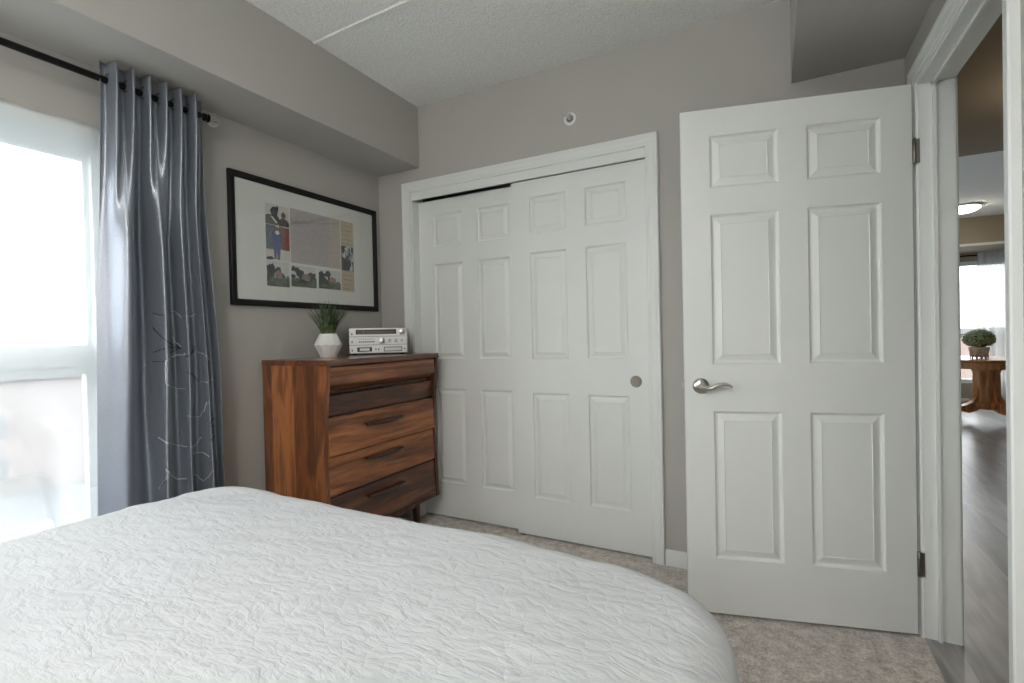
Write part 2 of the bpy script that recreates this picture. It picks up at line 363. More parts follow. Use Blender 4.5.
# six panel door leaf: local x from 0 to w, y faces at 0 (front, -y side) and th, z from 0
def panel_leaf(w, h, th, xs, zs):
    bm = new()
    RI = [(0, 0), (.004, .008), (.010, .0115), (.016, .0105), (.038, .0025), (.040, .0045)]
    for side in (0, 1):
        yf = lambda d: d if side == 0 else th - d
        xb = sorted({0, w} | {v for p in xs for v in p}); zb = sorted({0, h} | {v for p in zs for v in p})
        for i in range(len(xb) - 1):
            for j in range(len(zb) - 1):
                x0, x1, z0, z1 = xb[i], xb[i + 1], zb[j], zb[j + 1]
                if (x0, x1) in xs and (z0, z1) in zs:
                    prev = None
                    for o_, d in RI:
                        ring = [Vector((x0 + o_, yf(d), z0 + o_)), Vector((x1 - o_, yf(d), z0 + o_)), Vector((x1 - o_, yf(d), z1 - o_)), Vector((x0 + o_, yf(d), z1 - o_))]
                        if prev:
                            for k in range(4): quad(bm, prev[k], prev[(k + 1) % 4], ring[(k + 1) % 4], ring[k])
                        prev = ring
                    quad(bm, *prev)
                else: quad(bm, (x0, yf(0), z0), (x1, yf(0), z0), (x1, yf(0), z1), (x0, yf(0), z1))
    quad(bm, (0, 0, 0), (0, th, 0), (0, th, h), (0, 0, h)); quad(bm, (w, 0, 0), (w, th, 0), (w, th, h), (w, 0, h))
    quad(bm, (0, 0, h), (w, 0, h), (w, th, h), (0, th, h)); quad(bm, (0, 0, 0), (w, 0, 0), (w, th, 0), (0, th, 0))
    bmesh.ops.remove_doubles(bm, verts=bm.verts, dist=1e-5)
    return bm
ZS = [(.215, .816), (1.008, 1.610), (1.722, 1.925)]
clx = [(.113, .333), (.443, .663)]
d2 = thing('door_2', 'right sliding closet door, in front, with round nickel finger pull', 'closet door', (.982, .020, .012), kind='structure')
obj('door_panel', panel_leaf(.775, 2.018, .034, clx, ZS), MAT['white'], d2)
bm = new(); lathe(bm, [(.0, .004), (.022, .004), (.024, .0), (.0255, -.003), (.029, -.003), (.030, .001)], 32, (.700, 0, .894), Matrix.Rotation(-PI / 2, 4, 'X') @ Matrix.Scale(-1, 4, (0, 0, 1)))
obj('finger_pull', bm, MAT['bronze'], d2, 40)
bm = new(); box(bm, .012, .040, .006, .028, -.011, .004, .002); lathe(bm, [(.004, 0), (.004, .006)], 10, (.026, .017, -.004))
obj('floor_guide', bm, MAT['bronze'], d2)
d3 = thing('door_3', 'left sliding closet door, partly behind the dresser and right door', 'closet door', (.276, .066, .012), kind='structure')
obj('door_panel', panel_leaf(.765, 2.018, .034, clx, ZS), MAT['white'], d3)

# baseboards
BP = [(0, 0), (.014, 0), (.014, .055), (.011, .064), (.008, .068), (.006, .078), (0, .078)]
def baseboard(name, A, B, nrm, label):
    bm = new(); A, B, n = Vector(A), Vector(B), Vector(nrm)
    l1 = [bm.verts.new(A + n * t + Vector((0, 0, z))) for t, z in BP]; l2 = [bm.verts.new(B + n * t + Vector((0, 0, z))) for t, z in BP]
    for k in range(len(BP) - 1): bm.faces.new((l1[k], l1[k + 1], l2[k + 1], l2[k]))
    bm.faces.new(l1); bm.faces.new(l2)
    struct(name, bm, MAT['white'], label, 'baseboard')
baseboard('baseboard_back', (CX1 + .062, 0, 0), (W, 0, 0), (0, -1, 0), 'short white baseboard between closet casing and open door')
baseboard('baseboard_left', (0, YF, 0), (0, 0, 0), (1, 0, 0), 'white baseboard along the window wall')
baseboard('baseboard_corner', (.0, 0, 0), (CX0 - .06, 0, 0), (0, -1, 0), 'white baseboard left of the closet behind the dresser')
baseboard('baseboard_right', (W, YF, 0), (W, DY0 - .07, 0), (-1, 0, 0), 'white baseboard beside the bedroom doorway')

# doorway frame: jambs, stops, casings on both sides
bm = casing(lambda s, z, t: Vector((W - t, s, z)), DY0 + .012, DY1 - .005, DZ - .002)
bm2 = casing(lambda s, z, t: Vector((W + .1 + t, s, z)), DY0 + .012, DY1 - .005, DZ - .002)
me_ = bpy.data.meshes.new('tmp'); bm2.to_mesh(me_); bm2.free(); bm.from_mesh(me_); bpy.data.meshes.remove(me_)
box(bm, W - .002, W + .102, DY1 - .012, DY1, 0, DZ); box(bm, W - .002, W + .102, DY0, DY0 + .012, 0, DZ)
box(bm, W - .002, W + .102, DY0, DY1, DZ - .012, DZ)
box(bm, W + .036, W + .047, DY1 - .024, DY1 - .012, 0, DZ - .012); box(bm, W + .036, W + .047, DY0 + .012, DY0 + .024, 0, DZ - .012)
box(bm, W + .036, W + .047, DY0 + .012, DY1 - .012, DZ - .024, DZ - .012)
struct('trim_4', bm, MAT['white'], 'white moulded frame of the doorway to the hall', 'door frame')

# bedroom door, hinged on the far jamb
ang = .242
d1 = thing('door_1', 'open white six-panel bedroom door with nickel lever handle', 'door', (W - .022, -.2095, .014), PI + ang, kind='structure')
d1.rotation_euler = (0, 0, PI + ang)
# local +x runs from hinge to latch edge; room face seen by camera is local +y... leaf built so that y=0 face is seen
dx = [(.100, .347), (.447, .697)]
dz = [(.222, .818), (1.009, 1.608), (1.716, 1.922)]
bm = panel_leaf(.806, 2.03, .035, dx, dz)
for v in bm.verts: v.co.y = v.co.y          # seen face is at local y = th after the half turn
for v in bm.verts: v.co.y -= .035
obj('door_panel', bm, MAT['white'], d1)
def lever(sign, y0):
    """rosette, neck and waved lever, pointing to the hinge"""
    bm = new(); X = Matrix.Rotation(-PI / 2 * sign, 4, 'X')
    lathe(bm, [(.0, 0), (.031, 0), (.032, .003), (.030, .008), (.022, .0125), (.013, .015), (.012, .034), (.010, .036)], 32, (.744, y0, .921), X)
    n_ = 22; pts = []; rs = []
    for i in range(n_ + 1):
        t = i / n_; x = .744 - .112 * t
        z = .921 - .012 * math.sin(min(t * 1.15, 1) * PI * .9) * (1 - t) + .016 * math.sin(max(0, t - .25) / .75 * PI * .95) - .004 * t
        y = y0 + sign * (.032 + .012 * math.sin(t * PI * .5) - .004 * t)
        pts.append((x, y, z)); rs.append(.0095 * (1 - t) ** .7 + .0042)
    tube(bm, pts, rs, 12, flat=.8)
    return bm
ro = obj('lever_handle', lever(1, 0), MAT['metal'], d1, 40)
obj('lever_handle', lever(-1, -.035), MAT['metal'], d1, 40)
bm = new(); box(bm, .8055, .8075, -.030, -.005, .895, .950, .0); box(bm, .807, .815, -.024, -.011, .912, .932, .002)
obj('latch', bm, MAT['metal'], d1)
for z in (.262, 1.784):
    bm = new()
    lathe(bm, [(.0055, -.045), (.0062, -.044), (.0062, .044), (.0055, .045), (.003, .048)], 14, (-.006, .002, z))
    box(bm, -.0025, .001, -.032, .000, z - .044, z + .044)
    for s in (-.03, 0, .03): lathe(bm, [(.0034, 0), (.003, .0012)], 10, (-.003, -.016, z + s), Matrix.Rotation(-PI / 2, 4, 'Y'))
    # leaf on the jamb, turned back with the jamb
    hx = Matrix.Rotation(-(PI + ang), 4, 'Z')
    vs = box(bm, .004, .016, .0, .002, z - .044, z + .044)
    for v in vs:
        c = hx @ Vector((v.co.x, v.co.y, 0)); v.co.x, v.co.y = c.x - .006, c.y + .002
    obj('hinge', bm, MAT['bronze'], d1, 35)

# ------------------------------------------------------------------ window in left wall
wd = thing('window_1', 'tall white vinyl window at the left with sheer curtain', 'window', (0, 0, 0), kind='structure')
bm = new()
fr = .040
box(bm, -.11, -.03, WY1 - fr, WY1, WZ0, WZ1, .003); box(bm, -.11, -.03, WY0, WY0 + fr, WZ0, WZ1, .003)
box(bm, -.11, -.03, WY0 + fr, WY1 - fr, WZ1 - fr, WZ1, .003); box(bm, -.11, -.03, WY0 + fr, WY1 - fr, WZ0, WZ0 + fr, .003)
box(bm, -.105, -.045, WY0 + fr, WY1 - fr, 1.072, 1.142, .004)     # rail between upper and lower lights
box(bm, -.10, -.04, -2.78, -2.73, WZ0, 1.08, .003)
obj('window_frame', bm, MAT['vinyl'], wd)
bm = new()
def ring_(bm, y0, y1, z0, z1, a, x0, x1, b=.002):
    box(bm, x0, x1, y0, y0 + a, z0, z1, b); box(bm, x0, x1, y1 - a, y1, z0, z1, b)
    box(bm, x0, x1, y0 + a, y1 - a, z0, z0 + a, b); box(bm, x0, x1, y0 + a, y1 - a, z1 - a, z1, b)
ring_(bm, WY0 + fr, WY1 - fr, 1.142, WZ1 - fr, .016, -.09, -.06)
obj('upper_sash', bm, MAT['vinyl'], wd)
bm = new(); ring_(bm, -2.73, WY1 - fr, WZ0 + fr, 1.072, .028, -.085, -.05)
ring_(bm, WY0 + fr, -2.78, WZ0 + fr, 1.072, .028, -.085, -.05)
obj('lower_sash', bm, MAT['vinyl'], wd)
bm = new(); box(bm, -.078, -.072, WY0 + fr, WY1 - fr, 1.142, WZ1 - fr); obj('upper_pane', bm, MAT['glass'], wd)
bm = new(); box(bm, -.070, -.064, WY0 + fr, WY1 - fr, WZ0 + fr, 1.072); obj('lower_pane', bm, MAT['glass'], wd)
bm = new()
WCP = [(0, 0), (0, .009), (.004, .012), (.035, .014), (.050, .014), (.055, .008), (.055, 0)]
me2 = casing(lambda s, z, t: Vector((t, s, z)), WY0, WY1, WZ1, WCP, WZ0)
obj('window_casing', me2, MAT['vinyl'], wd)
bm = new(); box(bm, -.15, .03, WY0 - .03, WY1 + .0, WZ0 - .03, WZ0, .004); box(bm, -.15, 0, WY1 - .004, WY1, WZ0, WZ1); box(bm, -.15, 0, WY0, WY0 + .004, WZ0, WZ1); box(bm, -.15, 0, WY0, WY1, WZ1 - .004, WZ1)
obj('window_sill', bm, MAT['vinyl'], wd)

# ------------------------------------------------------------------ curtain rod, drape, sheer
RX, RZ = .10, 2.150
rt = thing('curtain_rod', 'black curtain rod with a ribbed glass-like silver finial above the left window', 'curtain rod', (RX, -1.2, RZ))
bm = new(); tube(bm, [(0, 0, 0), (0, -2.5, 0)], .0125, 16); obj('pole', bm, MAT['rod'], rt, 40)
bm = new(); X = Matrix.Rotation(-PI / 2, 4, 'X')
lathe(bm, [(.0, -.004), (.016, -.004), (.017, .004), (.012, .008), (.012, .014), (.018, .017), (.018, .020), (.010, .022)], 20, (0, 0, 0), X)
obj('end_cap', bm, MAT['rod'], rt, 40)
bm = new()
lathe(bm, [(.008, .018), (.014, .022), (.008, .060), (.003, .064), (.0, .066)], 16, (0, 0, 0), X)
for k in range(10):
    a = 2 * PI * k / 10
    pts = []
    for i in range(11):
        t = i / 10; r = .009 + .017 * math.sin(t * PI) ** .7
        aa = a + t * .9
        pts.append((r * math.cos(aa), .018 + .046 * t, r * math.sin(aa)))
    tube(bm, pts, .0032, 6)
obj('finial', bm, MAT['metal'], rt, 50, label='silver ribbed ball finial')
bm = new(); box(bm, -.10, -.094, -1.19, -1.15, -.03, .03, .002); tube(bm, [(-.095, -1.17, .0), (-.01, -1.17, 0)], .006, 8); tube(bm, [(-.012, -1.17, -.016), (.0, -1.17, -.018), (.012, -1.17, -.012)], .005, 8)
obj('bracket', bm, MAT['rod'], rt)
for dy in (.02,):
    bm = new(); box(bm, -.10, -.094, .0 - .03 , .0 - .0, -.03, .03, .002); tube(bm, [(-.095, -.015, 0), (-.012, -.015, 0)], .006, 8)
    obj('bracket', bm, MAT['rod'], rt)

def sstep(a, b, x):
    t = max(0, min(1, (x - a) / (b - a))); return t * t * (3 - 2 * t)
CT, CB = 2.212, .03
def drape(u, v):
    """u across 0..1 from the window side, v down 0..1"""
    z = CT + (CB - CT) * v
    yl = -1.585 - .045 * sstep(0, .7, v); yr = -1.218 + .05 * sstep(.15, .6, v)
    hi = sstep(.03, .34, v)
    warp = u + .010 * math.sin(5 * u + 3 * v) * hi
    top = 2 * ((1 + math.cos(2 * PI * (6.4 * warp + .3))) / 2) ** 1.4 - 1
    # lower folds: broad first panel, then tighter ones
    ph = 2 * PI * (1.15 * u + 3.0 * u ** 1.9)
    low = -math.cos(ph + .9)
    x = RX + .01 + (1 - hi) * (.016 + .028 * top) + hi * (.056 * (1 - .42 * u) * low + .007 * math.sin(23 * u + 2.2 * math.sin(4 * v)))
    x += .006 * noise.noise(Vector((u * 6, v * 4, 1.3))) * (1 + hi)
    y = yl + (yr - yl) * u + .012 * hi * math.sin(ph * 1.0 + 1.9) + .006 * (1 - hi) * math.sin(2 * PI * 6.4 * u)
    return Vector((x, y, z))
bm = new(); NU, NV = 220, 160
g = [[bm.verts.new(drape(i / NU, j / NV)) for i in range(NU + 1)] for j in range(NV + 1)]
for j in range(NV):
    for i in range(NU): bm.faces.new((g[j][i], g[j][i + 1], g[j + 1][i + 1], g[j + 1][i]))
cur = obj('drape', bm, MAT['satin'], None, 180, label='blue-grey satin drape with embroidered branches hanging beside the left window', cat='curtain')
md = cur.modifiers.new('solid', 'SOLIDIFY'); md.thickness = .0015; md.offset = 0
for k in range(6):
    u = (k + .43) / 6.4
    y = drape(u, .025).y
    bm = new()
    ra, rb = .021, .0035
    rings = []
    for i in range(24):
        a = 2 * PI * i / 24
        rings.append([bm.verts.new(((ra + rb * math.cos(b)) * math.cos(a), rb * .9 * math.sin(b), (ra + rb * math.cos(b)) * math.sin(a))) for b in [2 * PI * q / 8 for q in range(8)]])
    for i in range(24):
        for q in range(8): bm.faces.new((rings[i][q], rings[(i + 1) % 24][q], rings[(i + 1) % 24][(q + 1) % 8], rings[i][(q + 1) % 8]))
    o = obj('grommet', bm, MAT['bronze'], cur, 180, loc=(RX + .014, y, RZ)); o.rotation_euler = (0, 0, .45)
# embroidery: stitched stems given in cloth coordinates (across, down), raised slightly off the satin
def on_cloth(u, v):
    p = drape(u, v); e = .002
    nrm = (drape(min(1, u + e), v) - drape(max(0, u - e), v)).cross(drape(u, min(1, v + e)) - drape(u, max(0, v - e))).normalized()
    if nrm.x < 0: nrm = -nrm
    return p + nrm * .0022
def strokes(name, lst, mat, r):
    for P in lst:
        bm = new(); tube(bm, [on_cloth(*q) for q in P], r, 6, flat=.6); obj(name, bm, mat, cur, 180)
PALE = [
    [(0.484,0.5575),(0.482,0.555),(0.482,0.5525),(0.482,0.55),(0.482,0.5475),(0.482,0.545),(0.482,0.5425),(0.482,0.54),(0.48,0.5375),(0.48,0.535),(0.48,0.5325),(0.48,0.53),(0.482,0.5275),(0.482,0.525),(0.484,0.5225),(0.484,0.52),(0.484,0.5175),(0.494,0.515),(0.506,0.515),(0.528,0.5125),(0.572,0.5125),(0.584,0.51),(0.598,0.51),(0.606,0.51),(0.614,0.51),(0.622,0.5075),(0.634,0.5075),(0.64,0.5075),(0.646,0.5075),(0.652,0.5075),(0.658,0.5075),(0.666,0.5075),(0.672,0.505)],
    [(0.484,0.5575),(0.486,0.5575),(0.492,0.56),(0.508,0.5625),(0.534,0.565),(0.574,0.5675),(0.59,0.57),(0.6,0.57),(0.608,0.57),(0.616,0.5725),(0.624,0.5725),(0.636,0.5725),(0.644,0.5725),(0.65,0.5725),(0.656,0.5725),(0.664,0.5725)],
    [(0.808,0.5025),(0.818,0.5025),(0.824,0.505),(0.83,0.505),(0.836,0.505),(0.844,0.5075),(0.852,0.5075),(0.864,0.51),(0.87,0.5125)],
    [(0.936,0.515),(0.944,0.5175),(0.95,0.5175),(0.956,0.52),(0.96,0.5225),(0.964,0.525)],
    [(0.82,0.5625),(0.826,0.5625),(0.832,0.5625),(0.838,0.5625),(0.846,0.5625),(0.856,0.565),(0.872,0.5625)],
    [(0.944,0.5625),(0.954,0.5625),(0.962,0.56)],
    [(0.608,0.4225),(0.616,0.4225),(0.622,0.4225),(0.632,0.4225),(0.64,0.425),(0.646,0.4275),(0.65,0.4275),(0.654,0.43),(0.658,0.4325),(0.664,0.435)],
    [(0.698,0.4325),(0.7,0.4325),(0.724,0.4325),(0.772,0.4325),(0.786,0.4325),(0.794,0.43),(0.802,0.43),(0.808,0.4275),(0.82,0.4275)],
    [(0.678,0.625),(0.69,0.625),(0.696,0.625),(0.708,0.6275),(0.756,0.63),(0.774,0.6325),(0.784,0.6325),(0.792,0.6325),(0.798,0.6325),(0.804,0.6325),(0.816,0.6325),(0.818,0.63),(0.822,0.6275),(0.824,0.625),(0.828,0.6225),(0.832,0.6225),(0.836,0.62),(0.838,0.615),(0.84,0.6125),(0.842,0.61),(0.844,0.6075),(0.848,0.605),(0.85,0.6025)],
    [(0.604,0.4725),(0.61,0.4725),(0.614,0.475),(0.618,0.4775),(0.622,0.48),(0.626,0.4825),(0.636,0.485),(0.64,0.485),(0.644,0.4875),(0.65,0.49),(0.654,0.4925)],
    [(0.44,0.6575),(0.446,0.66),(0.452,0.66),(0.458,0.6625),(0.464,0.6625),(0.472,0.665),(0.48,0.665),(0.484,0.6675),(0.49,0.6675),(0.502,0.6675),(0.52,0.67),(0.55,0.6725),(0.57,0.675),(0.584,0.6775),(0.596,0.68),(0.602,0.68),(0.612,0.6825),(0.618,0.6825),(0.626,0.6825),(0.638,0.6825),(0.644,0.685),(0.65,0.685),(0.658,0.685),(0.666,0.685)],
    [(0.694,0.685),(0.71,0.685),(0.768,0.69),(0.78,0.69),(0.786,0.6875),(0.794,0.6875),(0.798,0.685),(0.802,0.6825),(0.804,0.68),(0.808,0.6775),(0.816,0.675)],
    [(0.766,0.705),(0.778,0.705),(0.788,0.705),(0.794,0.705),(0.8,0.705),(0.806,0.705),(0.816,0.705),(0.822,0.705),(0.826,0.705),(0.83,0.7075),(0.836,0.7075),(0.84,0.71),(0.846,0.71),(0.85,0.7125)],
    [(0.482,0.715),(0.482,0.7175),(0.486,0.72),(0.494,0.72),(0.5,0.7225),(0.51,0.725),(0.528,0.73),(0.542,0.7325),(0.56,0.735),(0.576,0.74),(0.584,0.7425),(0.592,0.745),(0.596,0.745),(0.606,0.7475),(0.614,0.7475),(0.62,0.7475),(0.628,0.7475),(0.64,0.7475),(0.646,0.7475),(0.654,0.7475)],
    [(0.754,0.7425),(0.77,0.745),(0.78,0.7475),(0.788,0.75),(0.796,0.75),(0.798,0.7525),(0.802,0.755),(0.806,0.7575),(0.814,0.76),(0.816,0.76),(0.82,0.7625),(0.824,0.7625),(0.828,0.76),(0.832,0.7575),(0.836,0.755),(0.84,0.755),(0.844,0.7525),(0.848,0.75),(0.852,0.7475),(0.856,0.745),(0.862,0.7425),(0.868,0.74)],
    [(0.434,0.7525),(0.438,0.75),(0.442,0.7475),(0.448,0.745),(0.452,0.7425),(0.456,0.7425),(0.462,0.74),(0.468,0.7375),(0.474,0.735),(0.482,0.735)]]
DARK = [
    [(0.42,0.455),(0.422,0.455),(0.426,0.4575),(0.43,0.46),(0.434,0.4625),(0.438,0.4625),(0.442,0.465),(0.446,0.4675),(0.45,0.4675),(0.454,0.47),(0.458,0.4725),(0.464,0.4725),(0.47,0.475),(0.476,0.475),(0.484,0.4775),(0.486,0.4775),(0.492,0.48),(0.508,0.4825),(0.558,0.4825),(0.582,0.485),(0.594,0.485),(0.604,0.4875),(0.612,0.4875),(0.618,0.4875),(0.624,0.49),(0.636,0.49),(0.642,0.49),(0.648,0.4925),(0.654,0.4925)],
    [(0.42,0.5),(0.426,0.5),(0.43,0.5),(0.436,0.4975),(0.44,0.4975),(0.446,0.4975),(0.452,0.495),(0.458,0.495),(0.464,0.495),(0.472,0.495),(0.48,0.4925)],
    [(0.416,0.5175),(0.422,0.5175),(0.428,0.5175),(0.432,0.5175),(0.438,0.5175),(0.444,0.5175),(0.45,0.5175),(0.456,0.5175),(0.462,0.5175),(0.47,0.5175),(0.478,0.5175)],
    [(0.422,0.4275),(0.428,0.4275),(0.434,0.43),(0.44,0.43),(0.444,0.43),(0.452,0.4325),(0.458,0.4325),(0.468,0.4325),(0.476,0.4325),(0.484,0.4325)],
    [(0.508,0.49),(0.564,0.4925),(0.586,0.4925),(0.598,0.4925),(0.608,0.4925),(0.616,0.4925),(0.622,0.4925),(0.636,0.4925),(0.642,0.4925),(0.648,0.4925),(0.654,0.4925)],
    [(0.654,0.4925),(0.648,0.495),(0.642,0.495),(0.636,0.495),(0.624,0.4975),(0.616,0.4975),(0.61,0.5),(0.6,0.5),(0.59,0.5025),(0.574,0.5025)],
    [(0.678,0.5125),(0.684,0.5125),(0.694,0.51),(0.698,0.51),(0.704,0.5075),(0.734,0.5075),(0.766,0.505),(0.776,0.5025),(0.782,0.5025),(0.788,0.5),(0.794,0.4975),(0.798,0.495),(0.802,0.4925),(0.806,0.49)],
    [(0.676,0.54),(0.684,0.54),(0.696,0.5425),(0.698,0.5425),(0.724,0.545),(0.76,0.545),(0.774,0.5475),(0.782,0.55),(0.788,0.5525),(0.794,0.555),(0.798,0.5575),(0.802,0.5575),(0.808,0.56),(0.816,0.5625)],
    [(0.434,0.7525),(0.438,0.75),(0.444,0.7475),(0.448,0.745),(0.452,0.745),(0.458,0.7425),(0.464,0.74),(0.472,0.7375),(0.478,0.7375),(0.482,0.735)],
    [(0.866,0.645),(0.872,0.6425),(0.872,0.64)],
    [(0.94,0.645),(0.948,0.6425),(0.958,0.6425),(0.966,0.64)],
    [(0.936,0.6575),(0.948,0.6575),(0.956,0.655),(0.962,0.655)],
    [(0.862,0.68),(0.874,0.6775),(0.874,0.675)],
    [(0.938,0.68),(0.952,0.68),(0.958,0.6775)]]
strokes('pale_embroidery', PALE, MAT['thread_light'], .0024)
strokes('dark_embroidery', DARK, MAT['thread_dark'], .0022)

# sheer panel hanging behind the drape, hem resting on the bed edge
def sheer(u, v):
    y = -1.555 - 1.75 * u; z = 1.985 + (.60 - 1.985) * v
    x = .035 + .008 * math.sin(u * 46) * (1 - .5 * v) + .005 * noise.noise(Vector((u * 9, v * 5, 4)))
    k = sstep(-1.70, -1.86, y) * sstep(.70, 1.0, v)
    x += .30 * k; x += .018 * noise.noise(Vector((u * 14, v * 16, 9))) * sstep(.6, .9, v)
    z += .045 * k * math.sin(v * PI * 1.0) + .03 * k
    z -= .35 * sstep(.86, 1, v) * (1 - sstep(-1.66, -1.86, y))
    y += .012 * sstep(.55, .62, v) * (1 - sstep(.62, .70, v)) * (1 - sstep(0, .04, u)) * -1
    return Vector((x, y, z))
bm = new(); NU, NV = 260, 120
g = [[bm.verts.new(sheer(i / NU, j / NV)) for i in range(NU + 1)] for j in range(NV + 1)]
for j in range(NV):
    for i in range(NU): bm.faces.new((g[j][i], g[j][i + 1], g[j + 1][i + 1], g[j + 1][i]))
obj('sheer_curtain', bm, MAT['sheer'], None, 180, label='white sheer curtain over the bedroom window, hem bunched against the bed', cat='curtain')

shc = bpy.data.objects['sheer_curtain']
bm = new(); NU, NV = 260, 30
g = [[bm.verts.new(sheer(i / NU, .91 + .09 * j / NV) + Vector((.003, 0, 0))) for i in range(NU + 1)] for j in range(NV + 1)]
for j in range(NV):
    for i in range(NU): bm.faces.new((g[j][i], g[j][i + 1], g[j + 1][i + 1], g[j + 1][i]))
obj('hem', bm, sheer_mat('white_sheer_hem', .5, (.62, .64, .65, 1)), shc, 180, label='denser gathered white hem')

# ------------------------------------------------------------------ bed and quilt
BX0, BX1, BY1, BY0, BZ = .44, 2.245, -1.345, -3.95, .625
bed = thing('bed', 'wide bed in the foreground hidden under a white quilt', 'bed', (1.33, -2.65, 0))
bm = new(); box(bm, -.84, .84, -1.25, 1.24, .33, .585, .05); obj('mattress', bm, plain('ticking', srgb(220, 218, 212), .9, bump=.1), bed)
bm = new(); box(bm, -.84, .84, -1.25, 1.24, .12, .325, .015); obj('box_spring', bm, plain('box_cloth', srgb(170, 168, 164), .9, bump=.1), bed)
for sx in (-.78, .78):
    for sy in (-1.18, 1.17):
        bm = new(); lathe(bm, [(.022, 0), (.026, .01), (.03, .12)], 16, (sx, sy, 0)); obj('leg', bm, MAT['black'], bed, 40)
RC = .22
def quilt_pt(s, t):
    # rounded rectangle distance
    cx, cy = (BX0 + BX1) / 2, (BY0 + BY1) / 2; hx_, hy_ = (BX1 - BX0) / 2, (BY1 - BY0) / 2
    dx_, dy_ = s - cx, t - cy
    RD = .09     # edge rounding radius
    ax, ay = abs(dx_) - (hx_ - RC), abs(dy_) - (hy_ - RC)
    if ax > 0 and ay > 0:
        L = math.hypot(ax, ay); n = Vector((math.copysign(ax / L, dx_), math.copysign(ay / L, dy_))); d = L - RC
        base = Vector((cx + math.copysign(hx_ - RC, dx_), cy + math.copysign(hy_ - RC, dy_)))
        rb = RC
    elif ax > ay:
        n = Vector((math.copysign(1, dx_), 0)); d = ax - RC; base = Vector((cx + math.copysign(hx_ - RC, dx_), t)); rb = RC
    else:
        n = Vector((0, math.copysign(1, dy_))); d = ay - RC; base = Vector((s, cy + math.copysign(hy_ - RC, dy_))); rb = RC
    crown = .016 - .004 * sstep(.45, 1.2, s) - .030 * sstep(1.60, 2.2, s)
    q = d + RD
    if q <= 0:
        p = Vector((s, t, BZ + crown)); nn = Vector((0, 0, 1))
    else:
        al = q / RD
        if al < PI / 2:
            out = RC - RD + RD * math.sin(al); z = BZ + crown - RD * (1 - math.cos(al)); nn = Vector((n.x * math.sin(al), n.y * math.sin(al), math.cos(al)))
        else:
            dn = q - RD * PI / 2
            out = RC + .24 * dn; z = BZ + crown - RD - dn; nn = Vector((n.x, n.y, .05))
            am = sstep(0, .3, dn)
            ph = (s * 1.0 if abs(n.y) > abs(n.x) else t) * 21 + math.atan2(n.y, n.x) * 3.2
            out += am * .018 * (math.sin(ph) + .5 * math.sin(ph * 1.7 + 1))
        p = Vector((base.x + n.x * out, base.y + n.y * out, z))
    # soft wrinkles
    a = .55; wx, wy = s * math.cos(a) + t * math.sin(a), -s * math.sin(a) + t * math.cos(a)
    h = .0065 * noise.noise(Vector((wx * 3, wy * 9, .2))) + .0035 * noise.noise(Vector((wx * 8, wy * 30, 3.1))) + .010 * noise.noise(Vector((s * 1.8, t * 1.8, 7)))
    return p + nn * h
bm = new(); ov = .50; step = .0125
nx = int((BX1 - BX0 + 2 * ov) / step); ny = int((BY1 - BY0 + 2 * ov) / step)
g = []
for j in range(ny + 1):
    t = BY0 - ov + j * step
    g.append([bm.verts.new(quilt_pt(BX0 - ov + i * step, t)) for i in range(nx + 1)])
for v in bm.verts:
    v.co.x = max(v.co.x, .13); v.co.z = max(v.co.z, .03); v.co.y = max(v.co.y, YF + .05)
for j in range(ny):
    for i in range(nx): bm.faces.new((g[j][i], g[j][i + 1], g[j + 1][i + 1], g[j + 1][i]))
obj('quilt', bm, MAT['quilt'], None, 180, label='white stitched quilt spread over the bed, draping at the corner', cat='quilt', recalc=False)

# ------------------------------------------------------------------ dresser
dr = thing('dresser', 'walnut mid-century dresser with five drawers below the framed collage', 'dresser', (0, 0, 0))
DYA, DYB, DTOP, DBOT = -.894, -.036, 1.060, .180
def front_x(z):     # concave leading edge
    if z > .62: t = (z - .62) / (1.06 - .62); return .446 + .034 * t ** 1.15
    t = (.62 - z) / (.62 - .18); return .446 + .018 * t
zsn = [DBOT + (DTOP - .028 - DBOT) * i / 20 for i in range(21)]
for (ya, yb) in ((DYA, DYA + .022), (DYB - .022, DYB)):
    bm = new()
    A = [bm.verts.new((.018, ya, z)) for z in zsn]; B = [bm.verts.new((front_x(z), ya, z)) for z in zsn]
    A2 = [bm.verts.new((.018, yb, z)) for z in zsn]; B2 = [bm.verts.new((front_x(z), yb, z)) for z in zsn]
    for i in range(20):
        fa = bm.faces.new((A[i], B[i], B[i + 1], A[i + 1])); fb = bm.faces.new((A2[i], B2[i], B2[i + 1], A2[i + 1])); (fb if ya < -.5 else fa).material_index = 2
        f = bm.faces.new((B[i], B2[i], B2[i + 1], B[i + 1])); f.material_index = 1
        bm.faces.new((A[i], A2[i], A2[i + 1], A[i + 1]))
    for i in (0, 20): bm.faces.new((A[i], B[i], B2[i], A2[i]))
    obj('side_panel', bm, [MAT['walnut_side'], MAT['walnut_lip'] if ya < -.5 else MAT['walnut_trim'], MAT['walnut_trim']], dr)
bm = new(); box(bm, .016, .484, DYA - .003, DYB + .003, DTOP - .028, DTOP, .003); obj('top', bm, [MAT['walnut_top']], dr)
bm = new(); box(bm, .02, front_x(DBOT) - .006, DYA + .022, DYB - .022, DBOT, DBOT + .016); box(bm, .02, .03, DYA + .022, DYB - .022, DBOT, DTOP - .03)
